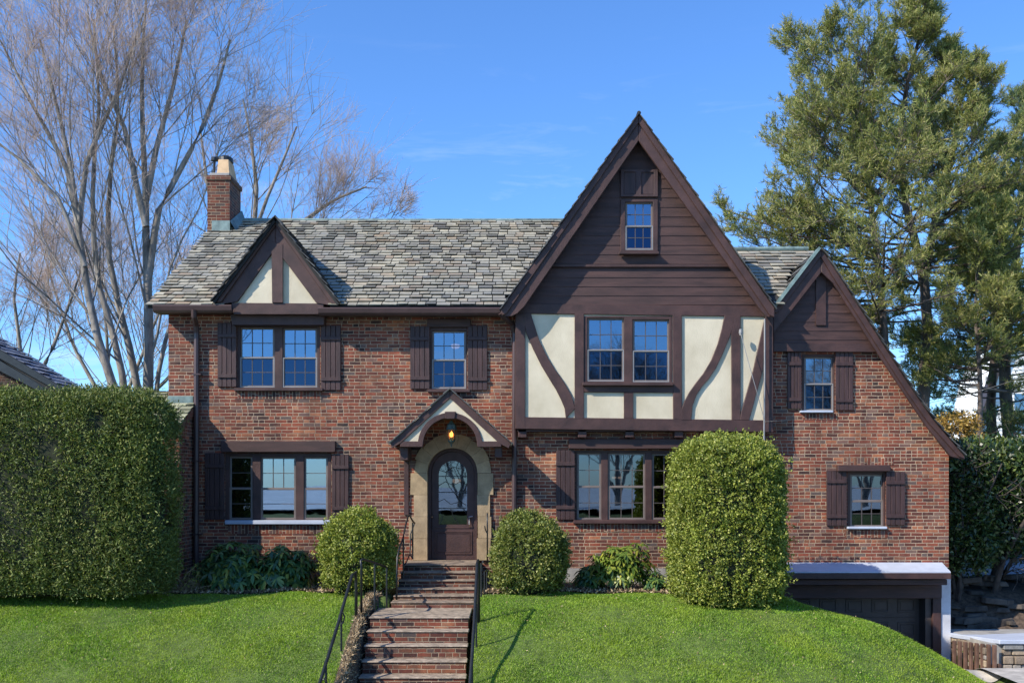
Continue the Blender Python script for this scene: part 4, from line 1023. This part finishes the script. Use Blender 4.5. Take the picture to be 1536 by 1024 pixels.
# ledge rock, thin snow and brush behind
def lump(name,x0,x1,D0,D1,z0,amp,seed,mt,lab,cat,k=None):
    ax=np.linspace(x0,x1,60); ad=np.linspace(D0,D1,40); A,B=np.meshgrid(ax,ad)
    u=(A-x0)/(x1-x0)*2-1; v=(B-D0)/(D1-D0)*2-1
    pts=np.stack([A,B,A*0],-1).reshape(-1,3)
    bump_=vn(pts,1.6,seed)+.5*vn(pts,4.1,seed+1)+.3*np.abs(vn(pts,8,seed+2))
    z=ground(A,B)-.1+(z0*np.clip(1-np.maximum(u**4,v**4),0,1)*(1+.5*bump_.reshape(A.shape)))+amp*bump_.reshape(A.shape)*.3*np.clip(1-np.maximum(u**2,v**2),0,1)
    i=np.arange(A.size).reshape(A.shape)
    o=npobj(name,np.stack([A,B-20,z],-1),np.stack([i[:-1,:-1],i[:-1,1:],i[1:,1:],i[1:,:-1]],-1).reshape(-1,4),mt,smooth=False)
    if k: o['kind']=k
    if cat: tag(o,lab,cat)
    return o
sheet('rocky_soil',8.85,14.5,20.55,23.4,.3,M['soil'],.05)
m=MB(); rr=random.Random(9)
for k in range(150):
    x=rr.uniform(8.85,14.0); D=rr.uniform(20.9,23.2); a=rr.uniform(.25,.85); b=rr.uniform(.15,.4); h=rr.uniform(.05,.15); th=rr.uniform(-.35,.35); tl=rr.uniform(-.12,.12)
    z=zg(x,D)+rr.uniform(-.05,.30)*(1-abs((D-22.2))/1.6)+.02; n_=7; vs=[]
    for lv,sc in ((0,1.0),(1,rr.uniform(.75,.97))):
        for q_ in range(n_):
            an=2*math.pi*q_/n_+.2*math.sin(k+q_*3); ra=(.8+.25*math.sin(k*7+q_*5))*sc; u_=a*.5*ra*math.cos(an); v_=b*.5*ra*math.sin(an)
            vs.append((x+u_*math.cos(th)-v_*math.sin(th), D-20+u_*math.sin(th)+v_*math.cos(th), z+lv*h+u_*tl))
    m.add(vs,[tuple(range(n_,2*n_)),tuple(range(n_))[::-1]]+[(q_,(q_+1)%n_,(q_+1)%n_+n_,q_+n_) for q_ in range(n_)])
kind(obj('ledge_rubble',m,M['rock'],bevel=.015),'stuff')
lump('snow_patch',8.9,18,23.3,26.0,.28,.1,33,M['snow'],None,None,'structure')

# dark glossy tree by the driveway
def leafy_tree(name,lab,cat,base,c,h,R,n,ln,wd,mt,seed,trunk_r=.09,ns=5,lean=.3):
    t=thing(name,lab,cat,tuple(base))
    r=RS(seed); k=ns; b=np.tile(np.array(base,float),(k,1))+r.normal(0,.05,(k,3))*np.array([1,1,0]); tgt=np.array(c)+r.uniform(-1,1,(k,3))*np.array(h)*.5
    d=norm(tgt-b); L_=np.linalg.norm(tgt-b,axis=1)*1.2; P=grow(b,d,L_,r,8,.10,.02); Rr=np.linspace(1,.3,8)[None]*np.full((k,1),trunk_r)
    ps=[tubes(P,Rr,8)]
    p2,d2,tt,rad,_=kids(P,Rr,6,.35,1,50,r); P2=grow(p2,d2,r.uniform(.5,1.0,len(p2))*max(h)*.6,r,6,.15,.05); R2=np.linspace(1,.2,6)[None]*(rad*.5)[:,None]
    ps.append(tubes(P2,R2,5)); p3,d3,tt,rad,_=kids(P2,R2,7,.2,1,45,r); P3_=grow(p3,d3,r.uniform(.3,.6,len(p3)),r,4,.2,.02); ps.append(tubes(P3_,np.full((len(p3),4),.008),4))
    v,f=joinv(ps); npobj('trunk',v,f,M['bark_dark'],t,smooth=True)
    p,nn=rbox(n,*h,R,r,.16,seed,None,1.5); p=p-nn*(r.uniform(0,1,(n,1))*max(h)*.45); p=p+np.array(c)
    gap=vn(p,2.6,seed+9)+.3*r.normal(0,1,n); ok_=gap>-.62; p=p[ok_]; nn=nn[ok_]
    v,f=leaves(p,nn,r,ln,wd,.9,.1,.2); npobj('crown',v,f,M[mt],t)
    return t
bx_=X(1490,22.5)
leafy_tree('glossy_evergreen_tree','dark glossy broadleaf evergreen tree on a thin trunk by the driveway corner','tree',(X(1488,22),2.0,-1.25),(X(1500,22.3),2.4,1.05),(1.25,1.2,1.35),(.7,.7,.8),30000,.12,.06,'holly',141,.07)
leafy_tree('laurel_shrub','dense dark laurel shrub against the corner of the driveway wing','shrub',(X(1440,21.5),1.6,-1.2),(X(1446,21.5),1.7,.9),(.62,.7,1.45),(.4,.5,.6),16000,.11,.055,'holly',142,.05)
leafy_tree('evergreen_thicket','dark broadleaf thicket behind the driveway tree at the frame edge','shrub',(X(1550,25),5.0,-.4),(X(1540,25),5.0,1.0),(1.9,1.0,1.7),(.8,.6,.8),26000,.13,.065,'holly',143,.06)
leafy_tree('ochre_shrub','yellow ochre leaved shrub behind the low end of the brown roof edge','shrub',(X(1440,28),8.0,0),(X(1432,28),8.0,2.3),(.75,.6,1.2),(.5,.4,.6),5200,.10,.05,'autumn',144,.04)
leafy_tree('ochre_sapling','small orange leaved sapling in front of the white house','shrub',(X(1488,30),10.0,0),(X(1490,30),10.0,1.8),(.40,.4,.6),(.3,.3,.4),900,.10,.05,'autumn',145,.03)

# ================================================================ BARE TREES
def bare_tree(name,lab,stems,env,seed,base,rt=.2,k1=9,k2=7,k3=5,k4=6,l1=.5,inc=1.0):
    """stems: list of world polylines with start/end radius; env: (centre, radii) the crown fills"""
    t=thing(name,lab,'tree',base); r=RS(seed); ec,er=np.array(env[0]),np.array(env[1])
    def inside(p,s=1.0): return (((p-ec)/(er*s))**2).sum(-1)<1
    P=np.stack([resample(s[0],12) for s in stems]); Rr=np.stack([np.linspace(s[1],s[2],12) for s in stems])
    v,f=tubes(P+0,Rr,9); npobj('trunk',v,f,M['bark_grey'],t,smooth=True)
    out=[]
    Ls=plen(P); p,d,tt,rad,w=kids(P,Rr,k1,.22,1,35,r)
    ln=Ls[w]*l1*(1.15-.6*tt)*r.uniform(.8,1.2,len(p)); P1=grow(p,norm(d+np.array([0,0,.15])),ln,r,9,.07,.04)
    R1=np.linspace(1,.25,9)[None]*(rad*.29)[:,None]; out.append(tubes(P1,R1,6))
    src=[(P1,R1)]
    # the stem tips carry on as limbs of their own
    specs=[(k2,36,.55,8,.07,.03,5,.55),(k3,38,.60,7,.09,.03,4,.6),(k4,38,.66,6,.11,.03,3,.7)]
    for q,(kk,ang,lf,K,wig,up,sd,rf) in enumerate(specs):
        P0,R0=src[-1]; p,d,tt,rad,w=kids(P0,R0,kk,.15,1,ang,r); L0=plen(P0)[w]
        ok_=inside(p,1.0); p,d,tt,rad,L0=p[ok_],d[ok_],tt[ok_],rad[ok_],L0[ok_]
        ln=np.maximum(L0*lf*(1.2-.55*tt)*r.uniform(.7,1.25,len(p)),.40); 
        Pn=grow(p,norm(d+np.array([0,0,.12])),ln,r,K,wig,up); Rn=np.linspace(1,.35,K)[None]*np.maximum(rad*rf,[.009,.0058,.0038][q])[:,None]
        src.append((Pn,Rn)); out.append(tubes(Pn,Rn,sd))
    v,f=joinv(out[:2]); npobj('limb',v,f,M['bark_grey'],t,smooth=True)
    v,f=joinv(out[2:]); npobj('twig',v,f,M['twig'],t,smooth=True)
    return t
def S3(pts,D): return [P3(a,b,D+(c if len(q_)>2 else 0)) for q_ in pts for a,b,c in [(q_+(0,))[:3]]]
g0z=-.4
D1=29.0
bare_tree('bare_maple','leafless maple leaning from the hedge toward the frame edge with pale forked stems',
 [(S3([(200,760),(186,600),(160,560),(140,480),(128,420),(118,340),(106,250),(88,170),(60,60)],D1),.16,.03),
  (S3([(200,760),(190,600),(176,520),(150,440),(138,340),(140,250),(150,150),(140,30)],D1+.8),.13,.03),
  (S3([(118,340),(100,250),(50,160),(0,60)],D1),.09,.025),
  (S3([(118,340),(130,240),(180,130),(215,20)],D1),.09,.025),
  (S3([(128,400),(90,300),(30,240),(-60,170)],D1-.6),.07,.02)],
 ((X(60,D1),D1-20,Z(190,D1)),(5.8,3.6,5.8)),201,(X(200,D1),D1-20,g0z),k1=9)
D2=30.0
bare_tree('bare_maple','tall leafless maple with upright pale trunk beside the slate roof edge',
 [(S3([(222,800),(222,588),(224,480),(219,380),(219,300),(214,200),(212,100),(220,-10)],D2),.20,.03),
  (S3([(222,420),(236,320),(262,270),(300,200),(330,120),(345,60)],D2),.12,.03),
  (S3([(205,800),(208,590),(190,500),(170,430),(160,360),(165,260),(180,160),(170,40)],D2+.5),.15,.03),
  (S3([(219,340),(205,280),(190,200),(150,110),(130,20)],D2-.6),.10,.03),
  (S3([(240,800),(232,590),(245,520),(262,470),(280,400),(320,340),(345,290)],D2+.8),.10,.03),
  (S3([(219,300),(235,220),(260,130),(280,30)],D2-.3),.10,.03)],
 ((X(235,D2),D2-20,Z(170,D2)),(5.0,3.8,6.0)),202,(X(222,D2),D2-20,g0z),k1=9)
D3=35.0
bare_tree('bare_maple','leafless maple behind the chimney spreading over the roof ridge',
 [(S3([(360,800),(350,500),(365,400),(395,310),(425,240),(445,190)],D3),.18,.03),
  (S3([(350,480),(330,380),(310,270),(300,190)],D3),.13,.03),
  (S3([(365,420),(430,350),(500,300),(550,280)],D3),.12,.03),
  (S3([(365,440),(450,390),(530,350),(590,335)],D3-.6),.09,.02),
  (S3([(380,360),(385,280),(375,200),(365,150)],D3+.6),.10,.03)],
 ((X(450,D3),D3-20,Z(335,D3)),(4.0,3.0,4.5)),203,(X(360,D3),D3-20,g0z),k1=8)
D4=33.0
bare_tree('bare_thicket_tree','low leafless tree with tangled orange brown twigs over the neighbouring roof',
 [(S3([(60,760),(40,600),(30,520),(20,440),(30,380)],D4),.12,.03),(S3([(40,600),(80,520),(110,440),(130,380)],D4),.08,.02),(S3([(40,620),(0,520),(-40,450),(-60,400)],D4),.08,.02)],
 ((X(40,D4),D4-20,Z(450,D4)),(3.2,2.4,2.9)),204,(X(60,D4),D4-20,g0z),k1=10)
D5=38.0
bare_tree('bare_thicket_tree','leafless brushy tree low behind the two big maples',
 [(S3([(170,760),(165,600),(160,500),(150,400)],D5),.12,.03),(S3([(170,640),(210,540),(250,440),(270,380)],D5),.09,.02),(S3([(165,620),(110,520),(80,430),(60,360)],D5),.09,.02),(S3([(175,640),(260,560),(300,480),(330,420)],D5),.09,.02)],
 ((X(180,D5),D5-20,Z(470,D5)),(5.2,2.6,3.6)),205,(X(170,D5),D5-20,g0z),k1=11)

# ================================================================ PINES
def pine(name,lab,trunks,layers,seed,base,mt,needles=8,kk=11,shoots=6,group=None):
    """trunks: polylines; layers: (trunk index, t0, t1, n branches, length at t0, length at t1, rise at t0, rise at t1)"""
    t=thing(name,lab,'tree',base,group); r=RS(seed)
    P=np.stack([resample(s[0],14) for s in trunks]); Rr=np.stack([np.linspace(s[1],s[2],14) for s in trunks])
    v,f=tubes(P,Rr,9); npobj('trunk',v,f,M['bark_pine'],t,smooth=True)
    st_,dd,ll,rr_=[],[],[],[]
    for (ti,t0,t1,n,La,Lb,ra,rb,az0,az1) in layers:
        tt=np.linspace(t0,t1,n)+r.uniform(-.5,.5,n)*(t1-t0)/n; q_=np.clip(tt,0,.999)*13; i=np.minimum(q_.astype(int),12); p=P[ti][i]+(P[ti][i+1]-P[ti][i])*(q_-i)[:,None]
        az=np.radians(r.uniform(az0,az1,n)); s=(tt-t0)/(t1-t0); rise=np.radians(lerp(ra,rb,s)+r.normal(0,7,n))
        st_.append(p); dd.append(np.stack([np.cos(az)*np.cos(rise),np.sin(az)*np.cos(rise),np.sin(rise)],-1)); ll.append(lerp(La,Lb,s)*r.uniform(.72,1.12,n)); rr_.append(lerp(.05,.02,s))
    p=np.concatenate(st_); d=np.concatenate(dd); ln=np.concatenate(ll); r0=np.concatenate(rr_)
    P1=grow(p,d,ln,r,9,.09,.045); R1=np.linspace(1,.25,9)[None]*r0[:,None]
    p,d,tt,rad,w=kids(P1,R1,kk,.3,1,50,r,flat=.8); L0=plen(P1)[w]
    P2=grow(p,norm(d+np.array([0,0,.10])),L0*.36*(1.25-.75*tt)*r.uniform(.7,1.2,len(p)),r,6,.13,.05); R2=np.linspace(1,.3,6)[None]*np.maximum(rad*.5,.007)[:,None]
    p,d,tt,rad,w=kids(P2,R2,shoots,.25,1,42,r,flat=.5); 
    P3_=grow(p,norm(d+np.array([0,0,.22])),r.uniform(.18,.42,len(p)),r,4,.10,.10); R3=np.full((len(p),4),.006)
    v,f=joinv([tubes(P1,R1,6),tubes(P2,R2,4),tubes(P3_,R3,3)]); npobj('limb',v,f,M['bark_pine'],t,smooth=True)
    # tufts of needles along the shoots and at the twig tips
    C=np.concatenate([P3_[:,1],P3_[:,2],P3_[:,3],P2[:,-1]]); T=norm(np.concatenate([P3_[:,2]-P3_[:,0],P3_[:,3]-P3_[:,1],P3_[:,3]-P3_[:,2],P2[:,-1]-P2[:,-2]]))
    C=np.repeat(C,needles,0)+0; T=np.repeat(T,needles,0); n=len(C)
    dr=norm(T*.75+r.normal(0,.55,(n,3))+np.array([0,0,.12])); l=r.uniform(.08,.15,n)[:,None]; s=norm(np.cross(dr,r.normal(0,1,(n,3))))*r.uniform(.010,.020,n)[:,None]
    C=C+r.normal(0,.02,(n,3))
    v=np.stack([C-s*.5,C+s*.5,C+dr*l+s*.25,C+dr*l-s*.25],1).reshape(-1,3); i=np.arange(n)[:,None]*4
    npobj('needles',v,i+np.array([[0,1,2,3]]),M[mt],t)
    print(name,'needles',n)
    return t
DP=31.0
A,B_=0,360
pine('white_pine','tall olive green pine with twin trunks rising behind the small gable',
 [(S3([(1388,800),(1384,600),(1392,480),(1384,400),(1362,330),(1352,260),(1352,160),(1378,60),(1388,5)],DP),.24,.03),
  (S3([(1345,800),(1330,560),(1322,440),(1310,340),(1300,250),(1285,160),(1275,90)],DP-.6),.18,.03),
  (S3([(1386,430),(1400,340),(1425,250),(1440,160),(1452,110)],DP+.4),.13,.03)],
 [(0,.47,.97,62,4.0,.9,-4,48,0,360),(1,.44,.98,60,5.3,2.2,-8,36,80,280),(1,.42,.70,20,4.4,4.3,-10,6,150,250),(2,.25,.97,42,3.2,1.0,0,45,0,360),(1,.40,.52,7,2.6,3.2,-5,0,100,260),(0,.36,.52,10,1.6,2.6,0,5,0,360)],
 301,(X(1388,DP),DP-20,-.3),'needle')
DQ=34.0
pine('white_pine','darker blue green pine with paired trunks in front of the white house',
 [(S3([(1520,800),(1514,650),(1505,560),(1515,450),(1530,340),(1540,230),(1545,130)],DQ),.27,.04),
  (S3([(1490,800),(1488,660),(1486,600),(1492,520),(1505,420),(1512,300)],DQ+.5),.22,.04)],
 [(0,.36,.97,62,4.4,.8,-12,40,0,360),(0,.20,.42,26,3.4,4.0,-14,-4,150,360),(1,.50,.98,30,3.6,1.2,-10,25,60,300)],
 302,(X(1510,DQ),DQ-20,-.2),'needle_blue')
DR=29.0
pine('young_pine','smaller sunlit pine with low sweeping branches beyond the sloping brown roof edge',
 [(S3([(1470,760),(1470,560),(1462,470),(1470,380),(1480,320)],DR),.10,.02)],
 [(0,.40,.97,34,2.3,.7,-4,45,0,360)],
 303,(X(1470,DR),DR-20,-.3),'needle')

# service wire from the street pole to the gable
wa,wb=Vector(P3(1610,536,27)),Vector(P3(1148,632,19.55)); wire=MB().tube([wa.lerp(wb,k/24)+Vector((0,0,-.35*4*(k/24)*(1-k/24))) for k in range(25)],.006,5)
tag(obj('service_wire', wire, M['tread']),'thin pale overhead wire running past the pines to the half timbered gable','wire')
tag(obj('drop_wire', MB().tube([P3(1111,500,19.5),P3(1124,548,19.45),P3(1136,590,19.48),P3(1146,628,19.56)],.007,5).lathe(*P3(1111,500,19.55)[:2],[(0,Z(493,19.55)),(.03,Z(494,19.55)),(.035,Z(499,19.55)),(.02,Z(503,19.55)),(0,Z(504,19.55))],8), M['screenframe']),'thin diagonal cable with white insulator on the half timbered wall','cable')

# ================================================================ BEHIND THE CAMERA (throws dappled shade on the lawn and shows in the glass)
def street_tree(lab,x,y,h,seed,er,low=0,k=(9,6,4,3)):
    b=(x,y,float(ground(x,y+20))-.1); z=b[2]; a=.06 if low else .28
    s=[([b,(x+.1,y,z+h*.3),(x-.1,y+.1,z+h*.6),(x+.2,y,z+h*.95)],.02*h,.03),([(x,y,z+h*a),(x+h*.12,y,z+h*.45),(x+h*.26,y+.3,z+h*.8)],.011*h,.02),([(x,y,z+h*(a+.02)),(x-h*.12,y+.4,z+h*.45),(x-h*.24,y,z+h*.8)],.011*h,.02)]
    return bare_tree('bare_street_tree',lab,s,((x,y,z+h*(.5 if low else .62)),er),seed,b,k1=k[0],k2=k[1],k3=k[2],k4=k[3])
street_tree('low branched leafless tree across the street, mirrored in the wide window by the tall bush',5.2,-30,8.0,401,(4.4,3,4.4),1,(15,8,6,4))
street_tree('low branched leafless tree across the street, mirrored in the small driveway wing window',17.8,-31,8.0,403,(4.4,3,4.4),1,(13,8,6,4))
street_tree('low branched leafless tree across the street, mirrored in the front door glass',-2.6,-31,6.0,404,(2.6,2.0,3.2),1,(12,8,5,4))
street_tree('taller leafless street tree whose shade falls on the lower lawn',-13.5,-15.5,16,405,(6,5,6),0,(6,4,3,2))

# ================================================================ LIGHT, SKY, CAMERA
az=math.radians(SUN_AZ); el=math.radians(SUN_EL)
sd=Vector((-math.sin(az)*math.cos(el), -math.cos(az)*math.cos(el), math.sin(el)))
sun=bpy.data.lights.new('sun','SUN'); sun.energy=4.6; sun.angle=math.radians(.5); sun.color=(1,.92,.80)
so=bpy.data.objects.new('sun',sun); COL.objects.link(so); so.rotation_euler=(-sd).to_track_quat('-Z','Y').to_euler()
w=bpy.data.worlds.new('World'); scene.world=w; w.use_nodes=True; nt=w.node_tree; nt.nodes.clear()
out=nt.nodes.new('ShaderNodeOutputWorld'); bg=nt.nodes.new('ShaderNodeBackground'); sky=nt.nodes.new('ShaderNodeTexSky')
sky.sky_type='NISHITA'; sky.sun_disc=False; sky.sun_elevation=el; sky.sun_rotation=math.atan2(sd.x,sd.y)
sky.air_density=1.0; sky.dust_density=.2; sky.ozone_density=4.0; sky.altitude=200
# thin wisps of cirrus low in the sky, fixed to compass direction
geo=N(nt,'ShaderNodeTexCoord').outputs['Generated']
mp=N(nt,'ShaderNodeMapping'); mp.inputs['Scale'].default_value=(2.2,2.2,13); L(nt,geo,mp.inputs[0])
nz=N(nt,'ShaderNodeTexNoise'); nz.inputs['Scale'].default_value=3.0; nz.inputs['Detail'].default_value=7; nz.inputs['Roughness'].default_value=.62; nz.inputs['Distortion'].default_value=.4; L(nt,mp.outputs[0],nz.inputs['Vector'])
mr=N(nt,'ShaderNodeMapRange'); L(nt,nz.outputs['Fac'],mr.inputs[0]); mr.inputs[1].default_value=.56; mr.inputs[2].default_value=.82; mr.inputs[4].default_value=.30
sp_=N(nt,'ShaderNodeSeparateXYZ'); L(nt,geo,sp_.inputs[0])
band=N(nt,'ShaderNodeMapRange'); L(nt,sp_.outputs[2],band.inputs[0]); band.inputs[1].default_value=.42; band.inputs[2].default_value=.22
cf=val(nt,'MULTIPLY',mr.outputs[0],band.outputs[0])
tint=mixc(nt,1.0,sky.outputs[0],SKY_TINT,'MULTIPLY')
mixed=mixc(nt,cf,tint,(5.2,5.6,6.2))
L(nt,mixed,bg.inputs[0]); bg.inputs[1].default_value=SKY_STR; L(nt,bg.outputs[0],out.inputs[0])
cam=bpy.data.cameras.new('camera'); co=bpy.data.objects.new('camera',cam); COL.objects.link(co)
co.location=(0,-20,CAMZ); co.rotation_euler=(math.radians(90),0,0); cam.sensor_width=36; cam.lens=36*F/1536.0
cam.shift_y=(HY-512)/1536.0; cam.clip_end=2000; scene.camera=co
scene.view_settings.view_transform='Standard'; scene.view_settings.look='None'; scene.view_settings.exposure=.6; scene.view_settings.gamma=1
scene.render.engine='CYCLES'
scene.cycles.max_bounces=6; scene.cycles.transparent_max_bounces=12; scene.cycles.diffuse_bounces=3; scene.cycles.glossy_bounces=3
scene.cycles.use_denoising=True
scene.cycles.sample_clamp_indirect=4
